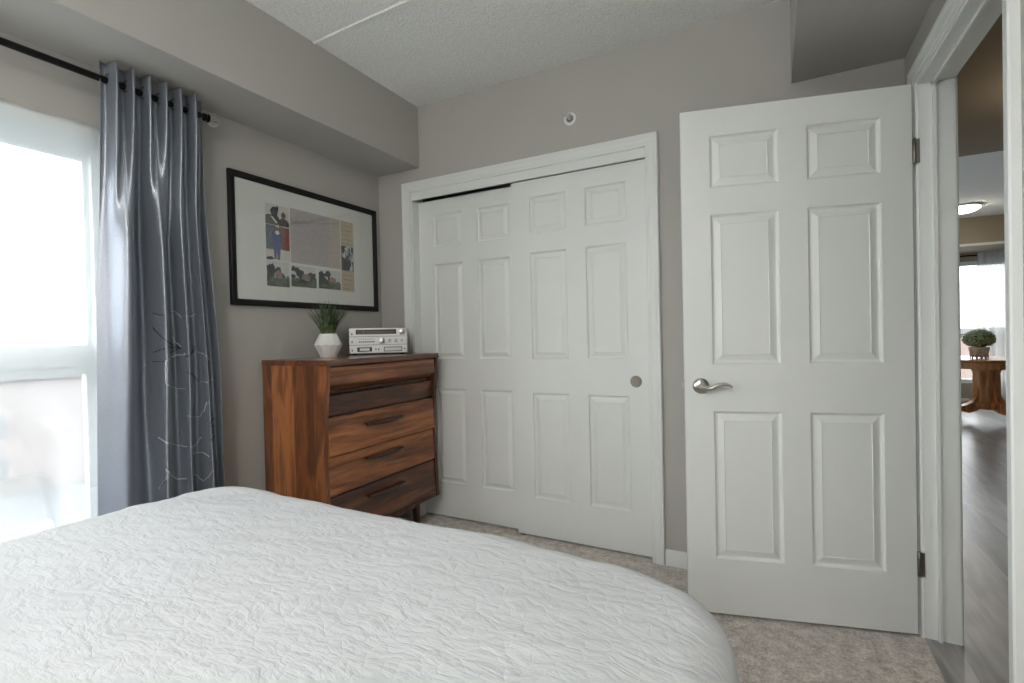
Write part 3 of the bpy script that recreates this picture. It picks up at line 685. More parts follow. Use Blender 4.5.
# dark carcass rails between drawers
for z, xx in ((.902, .425), (.787, .425), (.594, .43), (.405, .43)): box(bm, .03, xx, DYA + .022, DYB - .022, z - .004, z + .004)
box(bm, .03, .40, DYA + .022, DYB - .022, DBOT + .016, DTOP - .03)
obj('carcass', bm, MAT['walnut_trim'], dr)
def drawer(name, prof, mat, hz=None, lab=None):
    """prof: closed (x, z) outline extruded across the chest"""
    bm = new(); ya, yb = DYA + .024, DYB - .024
    l1 = [bm.verts.new((x, ya, z)) for x, z in prof]; l2 = [bm.verts.new((x, yb, z)) for x, z in prof]
    n = len(prof)
    for i in range(n): bm.faces.new((l1[i], l1[(i + 1) % n], l2[(i + 1) % n], l2[i]))
    bm.faces.new(l1); bm.faces.new(l2)
    o = obj('drawer', bm, mat, dr, 25, label=lab)
    if hz:
        hb = new(); fx = max(x for x, z in prof) - .004
        N_ = 24; pts = []; rs = []
        for i in range(N_ + 1):
            t = i / N_; y = -.642 + .276 * t; b = math.sin(t * PI)
            pts.append((fx + .018 + .010 * b, y, hz - .004 * b)); rs.append(.0095 + .0045 * b)
        tube(hb, pts, rs, 12, flat=.8)
        # scooped web that joins the grip to the drawer face
        for i in range(N_):
            t0, t1 = i / N_, (i + 1) / N_
            y0, y1 = -.642 + .276 * t0, -.642 + .276 * t1
            box(hb, fx, fx + .020, y0, y1, hz - .001, hz + .0055)
        obj('handle', hb, MAT['handle'], o, 50)
    return o
drawer('d', [(.40, 1.028), (.460, 1.028), (.466, 1.022), (.470, .950), (.466, .940), (.430, .914), (.40, .912)], MAT['walnut_front'], None, 'slanted top drawer with an undercut lower lip')
drawer('d', [(.40, .890), (.437, .890), (.441, .886), (.441, .796), (.437, .792), (.40, .792)], MAT['walnut_dark'], None, 'dark recessed second drawer')
drawer('d', [(.40, .783), (.444, .783), (.447, .779), (.458, .604), (.455, .600), (.40, .600)], MAT['walnut_mid'], .721)
drawer('d', [(.40, .596), (.441, .596), (.444, .592), (.452, .414), (.449, .410), (.40, .410)], MAT['walnut_mid'], .545)
drawer('d', [(.40, .402), (.443, .402), (.446, .398), (.460, .202), (.456, .197), (.40, .197)], MAT['walnut_dark'], .350, 'darker bottom drawer')
for lx in (.07, .41):
    for ly in (-.80, -.195):
        bm = new(); vs = box(bm, lx - .017, lx + .017, ly - .017, ly + .017, 0, DBOT, .002)
        for v in vs:
            k = 1 - .25 * (1 - v.co.z / DBOT); v.co.x = lx + (v.co.x - lx) * k; v.co.y = ly + (v.co.y - ly) * k
        obj('leg', bm, MAT['walnut_trim'], dr)
for lx in (.07, .41):
    bm = new(); box(bm, lx - .012, lx + .012, -.81, -.18, DBOT - .03, DBOT, .001); obj('base_rail', bm, MAT['walnut_trim'], dr)

# ------------------------------------------------------------------ potted grass on the dresser
pg = thing('potted_grass', 'spiky green grass in a faceted white pot on the dresser', 'potted plant', (.160, -.597, DTOP))
bm = new(); n = 10
def aring(r, z, off): return [bm.verts.new((r * math.cos(2 * PI * (i + off) / n), r * math.sin(2 * PI * (i + off) / n), z)) for i in range(n)]
r0, r1, r2, r3 = aring(.042, 0, 0), aring(.073, .064, 0), aring(.073, .070, .5), aring(.044, .128, .5)
r4, r5 = aring(.038, .128, .5), aring(.036, .105, .5)
for A, B in ((r0, r1), (r2, r3), (r3, r4), (r4, r5)):
    for i in range(n): bm.faces.new((A[i], A[(i + 1) % n], B[(i + 1) % n], B[i]))
for i in range(n):
    bm.faces.new((r1[i], r1[(i + 1) % n], r2[i])); bm.faces.new((r2[i], r1[(i + 1) % n], r2[(i + 1) % n]))
bm.faces.new(r0); bm.faces.new(r5)
obj('pot', bm, plain('matte_white_ceramic', srgb(232, 232, 230), .55, bump=.03), pg)
def leaf_mat(name, a, b_):
    m, t, b = new_mat(name); b.inputs['Roughness'].default_value = .5
    n = t.nodes.new('ShaderNodeTexNoise'); n.inputs['Scale'].default_value = 40; tc = t.nodes.new('ShaderNodeTexCoord'); t.links.new(tc.outputs['Object'], n.inputs[0])
    r = t.nodes.new('ShaderNodeValToRGB'); r.color_ramp.elements[0].position = .35; r.color_ramp.elements[1].position = .65; r.color_ramp.elements[0].color = a; r.color_ramp.elements[1].color = b_
    t.links.new(n.outputs[0], r.inputs[0]); t.links.new(r.outputs[0], b.inputs['Base Color']); return m
bm = new()
for k in range(190):
    a = random.uniform(0, 2 * PI); rr = .030 * math.sqrt(random.random()); L = random.uniform(.14, .215)
    lean = random.uniform(.03, .56) ** 1.0; wd_ = random.uniform(.0022, .0036)
    base = Vector((rr * math.cos(a), rr * math.sin(a), .104)); a2_ = a + random.uniform(-.5, .5)
    dirh = Vector((math.cos(a2_), math.sin(a2_), 0)); side = Vector((-dirh.y, dirh.x, 0))
    tw = random.uniform(-1, 1); side = (side + dirh * tw * .6).normalized()
    prev = None
    for i in range(7):
        t = i / 6; th_ = lean * (.45 + .75 * t)
        p = base + dirh * (L * t * math.sin(th_)) + Vector((0, 0, L * t * math.cos(th_)))
        ww = wd_ * (1 - t) ** .6 + .0003
        c = [bm.verts.new(p - side * ww), bm.verts.new(p + dirh * ww * .5), bm.verts.new(p + side * ww)]
        if prev:
            bm.faces.new((prev[0], prev[1], c[1], c[0])); bm.faces.new((prev[1], prev[2], c[2], c[1]))
        prev = c
obj('grass', bm, leaf_mat('grass_green', srgb(44, 62, 40), srgb(96, 114, 80)), pg, 60)
bm = new(); lathe(bm, [(.0, .104), (.036, .104), (.036, .100), (0, .1)], 16); obj('soil', bm, plain('soil', srgb(52, 44, 36), .95, bump=.6, bscale=90), pg)

# ------------------------------------------------------------------ small stereo
st = thing('stereo', 'small silver retro stereo with knobs standing on the dresser by the closet', 'stereo', (.232, -.286, DTOP), math.radians(43.5))
# local: +x... face looks along local -y; rotate so that it faces the camera
st.rotation_euler = (0, 0, math.radians(43.5))
silver = plain('silver_plastic', srgb(222, 223, 222), .35, metal=.35, bump=.02)
silver2 = plain('light_silver', srgb(206, 207, 206), .3, metal=.4, bump=.02)
gry = plain('grey_print', srgb(60, 60, 60), .6, bump=.02)
bm = new(); box(bm, -.166, .166, .008, .13, .006, .156, .003); obj('body', bm, MAT['black'], st)
for k, (z0, z1) in enumerate(((.010, .058), (.060, .108), (.110, .158))):
    bm = new(); box(bm, -.166, .166, 0, .010, z0, z1, .002); obj('front_panel', bm, silver, st)
for sx in (-.14, .14):
    for sy in (.025, .11):
        bm = new(); lathe(bm, [(.010, 0), (.011, .006)], 14, (sx, sy, 0)); obj('foot', bm, MAT['black'], st)
dispm = plain('dark_display', srgb(70, 68, 70), .15, bump=.01)
bm = new(); box(bm, -.128, .104, -.0015, .003, .122, .150, .001); obj('tuner_display', bm, dispm, st)
bm = new(); box(bm, -.118, .095, -.0022, 0, .137, .1385); box(bm, -.118, .095, -.0022, 0, .128, .1292)
for i in range(14): box(bm, -.114 + i * .0155, -.113 + i * .0155, -.0022, 0, .1305, .1345)
obj('tuner_scale', bm, plain('scale_print', srgb(150, 120, 118), .5, bump=.01), st)
bm = new(); box(bm, -.088, -.084, -.0028, 0, .124, .148); obj('tuner_needle', bm, plain('red_needle', srgb(150, 60, 62), .5, bump=.01), st)
def knob(x, z, r, d=.014):
    bm = new(); box(bm, x - r * 1.0, x + r * 1.0, -.0012, .001, z - r * 1.25, z + r * 1.0, .0005); obj('knob_recess', bm, gry, st)
    bm = new(); lathe(bm, [(r * 1.25, .0), (r * 1.25, -.002), (r, -.003), (r * .92, -d), (r * .8, -d - .001), (0, -d - .001)], 24, (x, 0, z), Matrix.Rotation(-PI / 2, 4, 'X') @ Matrix.Scale(1, 4))
    for v in bm.verts: v.co.y = -abs(v.co.y)
    o = obj('knob', bm, MAT['metal'], st, 35)
    b2 = new(); box(b2, x - .001, x + .001, -d - .002, -d, z, z + r * .85); obj('knob_mark', b2, MAT['black'], o)
knob(.138, .134, .0135); knob(.020, .084, .0140); knob(.064, .084, .0085); knob(.100, .084, .0085); knob(.136, .084, .006, .008)
for i in range(8):
    for zz, hh in ((.094, .003), (.078, .006)):
        bm = new(); x0 = -.112 + i * .0115; box(bm, x0, x0 + (.009 if zz < .09 else .007), -.004 if zz < .09 else -.0008, .001, zz - hh / 2, zz + hh / 2, .0005); obj('button', bm, gry, st)
bm = new(); ring_b = [(-.120, -.040, .022, .044)]
box(bm, -.122, -.038, -.001, .002, .020, .046, .001); obj('cassette_door', bm, gry, st)
bm = new(); box(bm, -.108, -.052, -.003, .001, .026, .040, .001); obj('cassette_window', bm, silver2, st)
bm = new(); box(bm, .030, .136, -.001, .002, .018, .046, .001); obj('tray_door', bm, gry, st)
bm = new(); box(bm, .034, .132, -.004, .001, .022, .042, .001); obj('disc_tray', bm, silver2, st)
for (x, z) in ((-.150, .126), (-.150, .080), (-.150, .030), (.151, .034), (-.016, .034), (0.0, .034)):
    bm = new(); box(bm, x - .003, x + .003, -.003, .001, z - .007, z + .004, .001); obj('switch', bm, gry, st)

# ------------------------------------------------------------------ framed collage
pf = thing('framed_collage', 'large black framed photo collage with wide white mat on the left wall', 'picture', (.0, -.546, 1.661))
hw, hh, fw_ = .496, .327, .031
bm = new(); prof = [(0, .001), (0, .020), (.004, .024), (.020, .024), (.026, .018), (.031, .014), (.031, .006), (.031, .001)]
loops = []
for a, t in prof: loops.append([bm.verts.new((t, sy * (hw - a), sz * (hh - a))) for sy, sz in ((-1, -1), (1, -1), (1, 1), (-1, 1))])
for A, B in zip(loops, loops[1:]):
    for k in range(4): bm.faces.new((A[k], A[(k + 1) % 4], B[(k + 1) % 4], B[k]))
obj('frame', bm, plain('black_wood_frame', srgb(24, 23, 24), .6, bump=.05, bscale=60, spec=.25), pf)
bm = new(); box(bm, .002, .009, -hw + .028, hw - .028, -hh + .028, hh - .028); obj('mat_board', bm, plain('white_mat', srgb(214, 217, 212), .85, bump=.05, bscale=200), pf)
def printed(name, y0, y1, z0, z1, shapes, x=.0095):
    """paper print: background quads and flat ink shapes in a mesh of its own. y,z in frame-centred metres"""
    bm = new(); cols = []
    def mi(c):
        if c not in cols: cols.append(c)
        return cols.index(c)
    box(bm, x - .001, x + .0004, y0, y1, z0, z1, mi=mi(shapes[0]))
    lay = x + .0006
    for sh in shapes[1:]:
        kind, c = sh[0], sh[1]; lay += .00004
        Y = lambda u: y0 + u * (y1 - y0); Z = lambda v: z0 + v * (z1 - z0)
        if kind == 'r': quad(bm, (lay, Y(sh[2]), Z(sh[4])), (lay, Y(sh[3]), Z(sh[4])), (lay, Y(sh[3]), Z(sh[5])), (lay, Y(sh[2]), Z(sh[5])), mi=mi(c))
        elif kind == 'p':
            f = bm.faces.new([bm.verts.new((lay, Y(a), Z(b))) for a, b in sh[2]]); f.material_index = mi(c)
        elif kind == 'e':
            f = bm.faces.new([bm.verts.new((lay, Y(sh[2] + sh[4] * math.cos(2 * PI * i / 16)), Z(sh[3] + sh[5] * math.sin(2 * PI * i / 16)))) for i in range(16)]); f.material_index = mi(c)
    return obj(name, bm, [ink(c) for c in cols], pf, recalc=False)
INK = {}
def ink(c):
    if c not in INK: INK[c] = plain('ink_%d_%d_%d' % c, srgb(*c), .7, var=.07 if sum(c) > 400 else .25, vscale=60, bump=.02)
    return INK[c]
oy, oz = -.5500, 1.661
P_ = lambda a: a - oy
Q_ = lambda a: a - oz
# cut-out trees, buildings and figures are rough ink patches like the small snapshots
def blobs(c, n, x0, x1, z0, z1, r, seed):
    rnd = random.Random(seed); out = []
    for i in range(n):
        cx, cz, q = rnd.uniform(x0, x1), rnd.uniform(z0, z1), r * rnd.uniform(.6, 1.3)
        pts = [(max(0, min(1, cx + q * rnd.uniform(.6, 1.2) * math.cos(2 * PI * k / 9))), max(0, min(1, cz + q * 1.3 * rnd.uniform(.6, 1.2) * math.sin(2 * PI * k / 9)))) for k in range(9)]
        out.append(('p', c, pts))
    return out
printed('snapshot', P_(-.852), P_(-.712), Q_(1.762), Q_(1.868), [(196, 196, 190), ('p', (84, 86, 78), [(0, 0), (.55, 0), (.4, .35), (.15, .5), (0, .42)]),
    ('p', (46, 44, 44), [(.25, .45), (.2, .7), (.3, .88), (.45, .9), (.52, .98), (.56, .85), (.5, .5), (.6, .3), (.55, .05), (.45, .1)]),
    ('e', (96, 62, 54), .76, .55, .10, .16), ('p', (52, 48, 50), [(.55, 0), (.58, .3), (.72, .42), (.9, .35), (1, .2), (1, 0)]), ('p', (206, 206, 202), [(.3, .4), (.5, .15), (.45, .08), (.2, .4)])])
printed('snapshot', P_(-.852), P_(-.712), Q_(1.578), Q_(1.760), [(202, 200, 194), ('r', (98, 108, 122), 0, .42, .30, 1), ('r', (132, 66, 54), .70, 1, .32, .98), ('r', (110, 100, 96), .55, .72, .33, 1), 
    ('p', (86, 92, 132), [(.30, .35), (.24, .75), (.34, .88), (.62, .88), (.70, .7), (.60, .3), (.56, .02), (.46, .02), (.44, .3), (.42, .02), (.34, .04)]),
    ('e', (120, 84, 74), .47, .86, .12, .10), ('e', (222, 214, 206), .48, .80, .09, .06), ('p', (60, 58, 60), [(.0, .06), (.2, .1), (.34, .04), (.2, .0), (0, .0)])])
for y0, y1, z0, z1, sd in ((-.852, -.718, 1.441, 1.573, 1), (-.706, -.540, 1.449, 1.566, 2), (-.524, -.362, 1.452, 1.562, 3)):
    printed('snapshot', P_(y0), P_(y1), Q_(z0), Q_(z1), [(196, 198, 196)] + [('r', (74, 84, 66), 0, 1, 0, .34)] + blobs((52, 62, 54), 9, .05, .95, .35, .62, .13, sd) + blobs((38, 44, 42), 6, .0, .5, .55, .85, .12, sd + 10)
        + [('p', (138, 116, 108), [(.3 + .05 * sd, .36), (.32 + .05 * sd, .56), (.45 + .05 * sd, .66), (.62 + .05 * sd, .55), (.64 + .05 * sd, .36)])] + blobs((92, 104, 84), 8, .05, .95, .10, .36, .08, sd + 20))
# large letter with faint ruled writing
sh = [(172, 166, 166), ('p', (178, 170, 160), [(.72, 0), (1, 0), (1, 1), (.78, 1)]), ('p', (158, 154, 160), [(0, .74), (.55, .84), (.95, .93), (.95, .90), (.5, .80), (0, .71)])]
for i in range(22):
    zz = .06 + i * .041; sh.append(('r', (152, 148, 156), .06, .06 + .55 + .25 * random.random(), zz, zz + .009))
printed('letter', P_(-.704), P_(-.358), Q_(1.578), Q_(1.873), sh, .0098)
sh = [(178, 166, 140)]
for i in range(15): sh.append(('r', (150, 136, 112), .12, .55 + .35 * random.random(), .03 + i * .064, .04 + i * .064))
printed('clipping', P_(-.351), P_(-.252), Q_(1.449), Q_(1.874), sh)
printed('snapshot', P_(-.351), P_(-.256), Q_(1.575), Q_(1.722), [(70, 74, 74)] + blobs((190, 194, 196), 9, .1, .9, .1, .9, .16, 41) + blobs((46, 50, 50), 9, .1, .9, .1, .9, .13, 42) + blobs((120, 134, 150), 4, .3, .9, .5, .9, .1, 43), .0105)
bm = new(); box(bm, .0125, .0140, -hw + .0295, hw - .0295, -hh + .0295, hh - .0295); obj('glazing', bm, MAT['glass'], pf)

# ------------------------------------------------------------------ sidewall sprinkler
sp = thing('wall_sprinkler', 'white round sprinkler head on the wall above the closet', 'sprinkler', (1.36, 0, 2.310))
bm = new(); X = Matrix.Rotation(PI / 2, 4, 'X')
lathe(bm, [(.034, 0), (.035, .002), (.033, .005), (.028, .007), (.024, .006), (.020, .003), (.0, .003)], 36, (0, 0, 0), X)
obj('escutcheon', bm, plain('white_enamel', srgb(232, 232, 228), .35, bump=.02), sp, 40)
bm = new(); lathe(bm, [(.0, .0032), (.019, .0032), (.019, .0045), (.0, .0045)], 24, (0, 0, 0), X); obj('cup', bm, plain('grey_cup', srgb(120, 120, 116), .5, bump=.02), sp, 40)
bm = new(); lathe(bm, [(.009, .003), (.009, .014), (.006, .018), (.006, .03), (.0, .031)], 18, (0, 0, 0), X); obj('nozzle', bm, MAT['metal'], sp, 40)
bm = new(); tube(bm, [(-.011, -.012, 0), (-.014, -.024, 0), (-.006, -.036, 0), (.006, -.036, 0), (.014, -.024, 0), (.011, -.012, 0)], .0022, 8)
box(bm, -.015, .015, -.045, -.026, .006, .008, .0005); box(bm, -.008, .008, -.040, -.037, -.009, .009, .001)
obj('deflector', bm, plain('white_enamel_deflector', srgb(196, 196, 192), .35, bump=.02), sp, 40)

# ------------------------------------------------------------------ ceiling lamps; the bedroom one is added behind the camera as fill
def flush_lamp(name, loc, r, power, color, label, drop=0):
    l = thing(name, label, 'ceiling light', loc)
    bm = new(); lathe(bm, [(0, 0), (r * .95, 0), (r, -.006), (r, -.022), (r * .94, -.026), (r * .9, -.018), (0, -.018)], 40); obj('base_plate', bm, MAT['metal'], l, 40)
    if drop:
        for ch in l.children: ch.scale = (.5, .5, 1)
        bm = new(); tube(bm, [(0, 0, -.01), (0, 0, -drop - .03)], .012, 12); obj('stem', bm, MAT['metal'], l, 40)
    bm = new(); pr = [(r * .92 * math.cos(a), -.022 - r * .33 * math.sin(a)) for a in [PI / 2 * i / 12 for i in range(13)]]
    lathe(bm, pr, 40)
    m = plain(name + '_glow', (1, .97, .9, 1), .4, emit=color + (1,), est=power, bump=.01)
    obj('glass_bowl', bm, m, l, 60, loc=(0, 0, -drop))
    bm = new(); lathe(bm, [(.0, -.022 - r * .33), (.008, -.024 - r * .33), (.006, -.034 - r * .33), (0, -.036 - r * .33)], 14); obj('finial', bm, MAT['metal'], l, 40, loc=(0, 0, -drop))
    return l
flush_lamp('ceiling_light', (2.0, -3.4, H), .19, 62, (1, .98, .94), 'unseen round ceiling light on a short stem, added behind the camera as fill', .12)

# pair of sconces added unseen over the bed head to light the doors
for x, side in ((.75, 'left'), (2.25, 'right')):
    sc = thing('fill_sconce', side + ' one of two unseen frosted drum sconces added over the bed head for fill', 'fill lamp', (x, YF, 1.55))
    bm = new(); lathe(bm, [(0, 0), (.06, 0), (.06, .012), (.05, .02), (0, .02)], 28, (0, 0, 0), Matrix.Rotation(-PI / 2, 4, 'X')); tube(bm, [(0, .015, 0), (0, .12, 0), (0, .13, .03)], .008, 10); obj('wall_plate', bm, MAT['metal'], sc, 40)
    bm = new(); lathe(bm, [(.0, .0), (.12, .0), (.12, .26), (0, .26)], 36, (0, .14, .02)); obj('lamp_shade', bm, plain('fill_sconce_glow_' + side, (1, .97, .9, 1), .5, emit=(1, .98, .96, 1), est=18, bump=.01), sc, 40)

# ------------------------------------------------------------------ hall and living room beyond the doorway
HX = W + .1
bm = new(); box(bm, W + .0, 7.2, -3.2, 7.6, -.06, -.001)
quad(bm, (W - .004, DY0 + .012, .004), (W + .1, DY0 + .012, .004), (W + .1, DY1 - .012, .004), (W - .004, DY1 - .012, .004))
struct('floor_hall', bm, MAT['plank'], 'grey wood-look plank floor in the hall and far room', 'floor')
bm = new(); box(bm, 1.0, 7.2, 1.62, 7.6, H, H + .1); struct('ceiling_hall', bm, MAT['ceiling'], 'stippled white ceiling of the far room', 'ceiling')
bm = new(); box(bm, HX, 4.3, -3.2, 1.62, HB, H + .1); struct('trim_5', bm, MAT['taupe'], 'low taupe bulkhead over the hall', 'bulkhead')
bm = new(); box(bm, 4.2, 4.3, -3.2, 1.62, 0, H); struct('wall_hall', bm, MAT['taupe'], 'taupe hall wall opposite the bedroom door', 'wall')
bm = new(); box(bm, HX, 4.3, -3.3, -3.2, 0, H); struct('wall_hall_end', bm, MAT['taupe'], 'taupe wall closing the near end of the hall', 'wall')
bm = new(); box(bm, 1.0, HX, .85, 1.62, 0, H); struct('wall_hall_left', bm, MAT['taupe'], 'taupe wall between closet and far room', 'wall')
bm = new(); box(bm, .9, 1.0, 1.62, 7.6, 0, H); struct('wall_far_left', bm, MAT['taupe'], 'taupe left wall of the far room', 'wall')
bm = new(); box(bm, 7.2, 7.3, -3.2, 7.6, 0, H); box(bm, 4.3, 7.2, 1.52, 1.62, 0, H); struct('wall_far_right', bm, MAT['taupe'], 'taupe right wall of the far room', 'wall')
FY = 7.10; fx0, fx1, fz0, fz1 = 3.2, 6.2, .30, 2.10
bm = new(); box(bm, 1.0, fx0, FY, FY + .12, 0, H); box(bm, fx1, 7.2, FY, FY + .12, 0, H); box(bm, fx0, fx1, FY, FY + .12, 0, fz0); box(bm, fx0, fx1, FY, FY + .12, fz1, H)
struct('wall_far', bm, MAT['taupe'], 'taupe far wall with the second window', 'wall')
bm = new(); box(bm, 1.0, 7.2, 6.30, FY, HB, H); struct('trim_6', bm, MAT['taupe'], 'taupe bulkhead above the far window', 'bulkhead')
bm = new(); box(bm, 1.0, 7.2, 6.285, 6.30, HB - .002, HB + .03, .002); struct('trim_7', bm, MAT['white'], 'white edge strip along the far bulkhead', 'trim')
w2 = thing('window_2', 'white framed window in the far room behind ivory sheers', 'window', kind='structure')
bm = new()
for x0 in (fx0, (fx0 + fx1) / 2 - .03, fx1 - .05): box(bm, x0, x0 + .05, FY + .015, FY + .095, fz0, fz1, .003)
box(bm, fx0, fx1, FY + .02, FY + .09, fz1 - .06, fz1, .003); box(bm, fx0, fx1, FY + .02, FY + .09, fz0, fz0 + .06, .003); box(bm, fx0, fx1, FY + .02, FY + .09, .98, 1.04, .003)
obj('window_frame', bm, MAT['vinyl'], w2)
bm = new(); box(bm, fx0, fx1, FY + .052, FY + .056, fz0, fz1); obj('pane', bm, MAT['glass'], w2)
portal('far_window_daylight', ((fx0 + fx1) / 2, FY + .14, 1.2), 3.0, 1.8, (-PI / 2, 0, 0))
baseboard('baseboard_hall', (1.0, FY, 0), (7.2, FY, 0), (0, -1, 0), 'white baseboard along the far window wall')
flush_lamp('ceiling_light', (4.36, 5.42, H), .19, 16, (1, .90, .74), 'round lit ceiling light glowing warm in the far room')
flush_lamp('ceiling_light', (3.62, .45, HB), .15, 10, (1, .84, .64), 'unseen round light on a short stem under the low hall bulkhead', .10)  # out-of-view lamp added near the warm glow to light the bulkhead underside
# far curtain rod and sheer
r2 = thing('curtain_rod', 'thin dark curtain rod above the far window', 'curtain rod', (4.2, 6.95, 2.165))
bm = new(); tube(bm, [(-1.2, 0, 0), (2.2, 0, 0)], .013, 12); obj('pole', bm, MAT['rod'], r2, 40)
for x in (-1.22, 2.22):
    bm = new(); lathe(bm, [(0, -.025), (.016, -.018), (.024, 0), (.016, .018), (0, .025)], 14, (x, 0, 0), Matrix.Rotation(PI / 2, 4, 'Y')); obj('finial', bm, MAT['rod'], r2, 60)
for x in (-1.1, 2.1):
    bm = new(); tube(bm, [(x, 0, 0), (x, .15, 0)], .006, 8); box(bm, x - .015, x + .015, .144, .150, -.03, .03, .001); obj('bracket', bm, MAT['rod'], r2)
bm = new(); NU, NV = 200, 20
def fs(u, v):
    x = 4.905 + 1.0 * u - .015 * v; k = .5 + .5 * sstep(0, .3, v)
    return Vector((x, 6.885 + .035 * math.sin(u * 62 + .7 * math.sin(3 * v)) * k + .01 * math.sin(u * 151), 2.205 - 2.18 * v))
g = [[bm.verts.new(fs(i / NU, j / NV)) for i in range(NU + 1)] for j in range(NV + 1)]
for j in range(NV):
    for i in range(NU): bm.faces.new((g[j][i], g[j][i + 1], g[j + 1][i + 1], g[j + 1][i]))
obj('sheer_curtain', bm, MAT['sheer_dense'], None, 180, label='ivory sheer curtain hanging at the far room window', cat='curtain')

# pedestal table
tb = thing('pedestal_table', 'round oak pedestal table with carved feet in the far room', 'table', (4.555, 5.36, 0))
bm = new(); lathe(bm, [(0, .728), (.54, .728), (.552, .734), (.556, .748), (.550, .762), (0, .762)], 64); obj('table_top', bm, MAT['oak_top'], tb, 40)
bm = new(); lathe(bm, [(.49, .655), (.50, .655), (.50, .73), (.49, .73)], 64); obj('apron', bm, MAT['oak_red'], tb, 40)
bm = new(); n = 48; prof = [(.150, .16), (.165, .18), (.165, .22), (.125, .25), (.118, .58), (.135, .62), (.16, .655), (.0, .656)]
rings = []
for r, z in prof:
    ring = []
    for i in range(n):
        a = 2 * PI * i / n; rr = r * (1 + (.07 * math.cos(8 * a) if .24 < z < .6 else 0))
        ring.append(bm.verts.new((rr * math.cos(a), rr * math.sin(a), z)))
    rings.append(ring)
for A, B in zip(rings, rings[1:]):
    for i in range(n): bm.faces.new((A[i], A[(i + 1) % n], B[(i + 1) % n], B[i]))
bm.faces.new(rings[0]); obj('pedestal', bm, MAT['oak_red'], tb, 40)
for k in range(4):
    a = math.radians(-62 + 90 * k); bm = new()
    # scrolled foot: S-curve outline given thickness
    out = [(.10, .56), (.125, .40), (.15, .30), (.20, .235), (.28, .205), (.36, .19), (.42, .155), (.445, .11), (.42, .07), (.37, .062), (.335, .085), (.35, .115), (.375, .12), (.36, .14), (.31, .135), (.24, .115), (.16, .13), (.10, .16)]
    l1 = [bm.verts.new((x, -.03, z)) for x, z in out]; l2 = [bm.verts.new((x, .03, z)) for x, z in out]
    for i in range(len(out)): bm.faces.new((l1[i], l1[(i + 1) % len(out)], l2[(i + 1) % len(out)], l2[i]))
    bm.faces.new(l1); bm.faces.new(l2)
    f = obj('leg', bm, MAT['oak_red'], tb, 40); f.rotation_euler = (0, 0, a)
    bm = new(); lathe(bm, [(.0, -.012), (.022, -.012), (.025, -.008), (.025, .008), (.022, .012), (0, .012)], 20, (.385, 0, .0255), Matrix.Rotation(PI / 2, 4, 'X')); tube(bm, [(.385, 0, .026), (.385, 0, .066)], .012, 10)
    obj('caster', bm, MAT['black'], f, 40)
# boxwood in whitewashed pot
bx = thing('potted_boxwood', 'round green boxwood ball in a whitewashed pot on the far table', 'potted plant', (4.452, 5.22, .762))
bm = new(); n = 24
lathe(bm, [(.0, .022), (.070, .022), (.082, .06), (.092, .11), (.096, .135), (.086, .135), (.082, .10), (0, .10)], n)
obj('pot', bm, plain('whitewashed_wood', srgb(222, 218, 210), .8, var=.25, vscale=30, bump=.3, bscale=60), bx, 40)
bm = new()
for k in range(12):
    a = 2 * PI * k / 12; c, s_ = math.cos(a), math.sin(a)
    box(bm, -.009, .009, -.004, .004, 0, .085, .001, xf=Matrix.Translation((c * .080, s_ * .080, 0)) @ Matrix.Rotation(a + PI / 2, 4, 'Z'))
obj('slats', bm, plain('pale_slats', srgb(206, 202, 194), .8, bump=.1), bx)
bm = new(); rnd = random.Random(3)
for k in range(2600):
    z = rnd.uniform(-1, 1); a = rnd.uniform(0, 2 * PI); rr = math.sqrt(1 - z * z); q = rnd.uniform(.82, 1.0)
    d = Vector((rr * math.cos(a), rr * math.sin(a), z)); c = Vector((d.x * .152 * q, d.y * .152 * q, .225 + d.z * (.125 if z > 0 else .095) * q))
    s_ = d.cross(Vector((rnd.uniform(-1, 1), rnd.uniform(-1, 1), rnd.uniform(-1, 1)))).normalized(); u_ = (d.cross(s_) + d * rnd.uniform(.1, .8)).normalized()
    L = rnd.uniform(.014, .022); wd_ = L * .42
    bm.faces.new([bm.verts.new(c - u_ * L * .5), bm.verts.new(c + s_ * wd_), bm.verts.new(c + u_ * L * .6), bm.verts.new(c - s_ * wd_)])
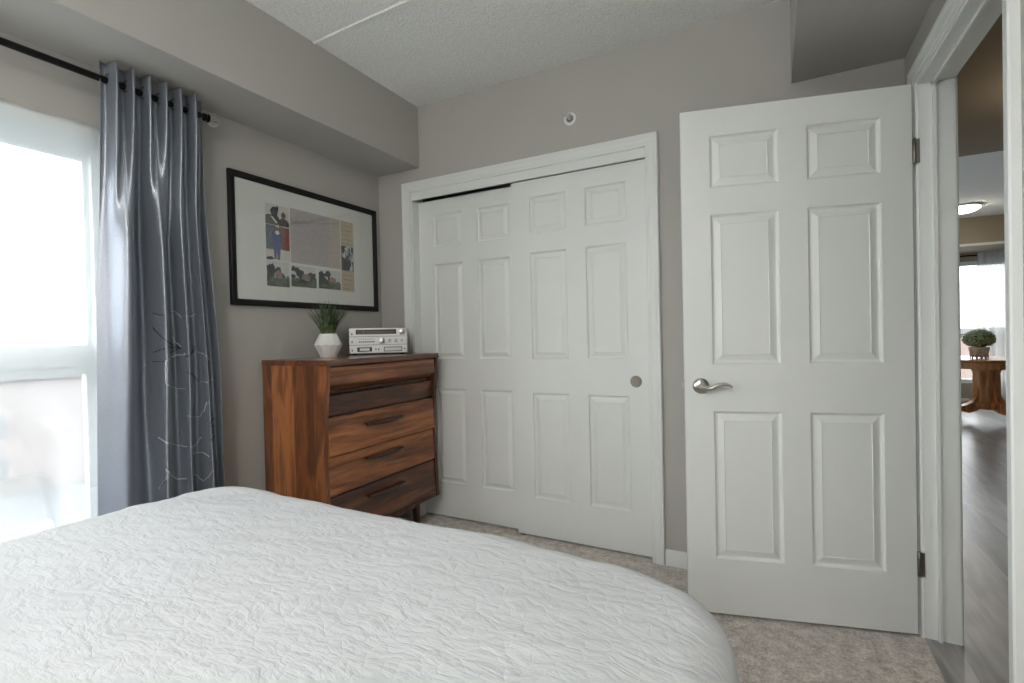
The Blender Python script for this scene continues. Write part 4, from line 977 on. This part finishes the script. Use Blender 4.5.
obj('foliage', bm, leaf_mat('boxwood_green', srgb(104, 130, 90), srgb(180, 198, 156)), bx, recalc=False)
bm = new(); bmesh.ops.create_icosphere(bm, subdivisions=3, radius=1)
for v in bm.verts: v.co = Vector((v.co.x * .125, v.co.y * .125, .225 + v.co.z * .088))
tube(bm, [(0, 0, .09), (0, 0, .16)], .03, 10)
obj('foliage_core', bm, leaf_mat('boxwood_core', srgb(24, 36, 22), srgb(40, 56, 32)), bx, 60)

# ------------------------------------------------------------------ outdoors, several storeys below and hazy
bm = new(); quad(bm, (-120, -120, -9), (60, -120, -9), (60, 120, -9), (-120, 120, -9))
obj('ground_outside', bm, plain('pale_ground', srgb(112, 117, 120), .9, var=.12, vscale=.3, bump=.1), None, kind='structure', label='pale ground and parking far below the windows', cat='ground')
def block(name, x0, x1, y0, y1, h, col, label, winx=None):
    b = thing(name, label, 'building', ((x0 + x1) / 2, (y0 + y1) / 2, -9))
    cx, cy = (x0 + x1) / 2, (y0 + y1) / 2
    bm = new(); box(bm, x0 - cx, x1 - cx, y0 - cy, y1 - cy, 0, h); obj('wall', bm, plain(name + '_wall', col, .8, var=.08, vscale=1, bump=.1), b)
    bm = new(); box(bm, x0 - cx - .3, x1 - cx + .3, y0 - cy - .3, y1 - cy + .3, h, h + .35, .05); obj('roof', bm, plain(name + '_roof', srgb(110, 112, 114), .8, bump=.1), b)
    bg = plain(name + '_window', srgb(118, 120, 122), .2, bump=.02)  # panes paled towards the wall tone, haze put into their colour
    for j in range(2):
        for i in range(5):
            yy = y0 - cy + (i + .5) * (y1 - y0) / 5
            bm = new(); box(bm, x1 - cx, x1 - cx + .05, yy - .6, yy + .6, 1 + j * 3, 2.6 + j * 3, .02); obj('window', bm, bg, b)
block('low_building', -42, -30, -22, -4, 7.2, srgb(128, 130, 132), 'pale low building seen hazily through the lower window')
block('low_building', -58, -44, 2, 30, 7.8, srgb(132, 126, 124), 'second pale building far outside beside the first')
block('low_building', 2, 22, 44, 56, 9.6, srgb(132, 116, 108), 'pinkish brick building outside the far room window')
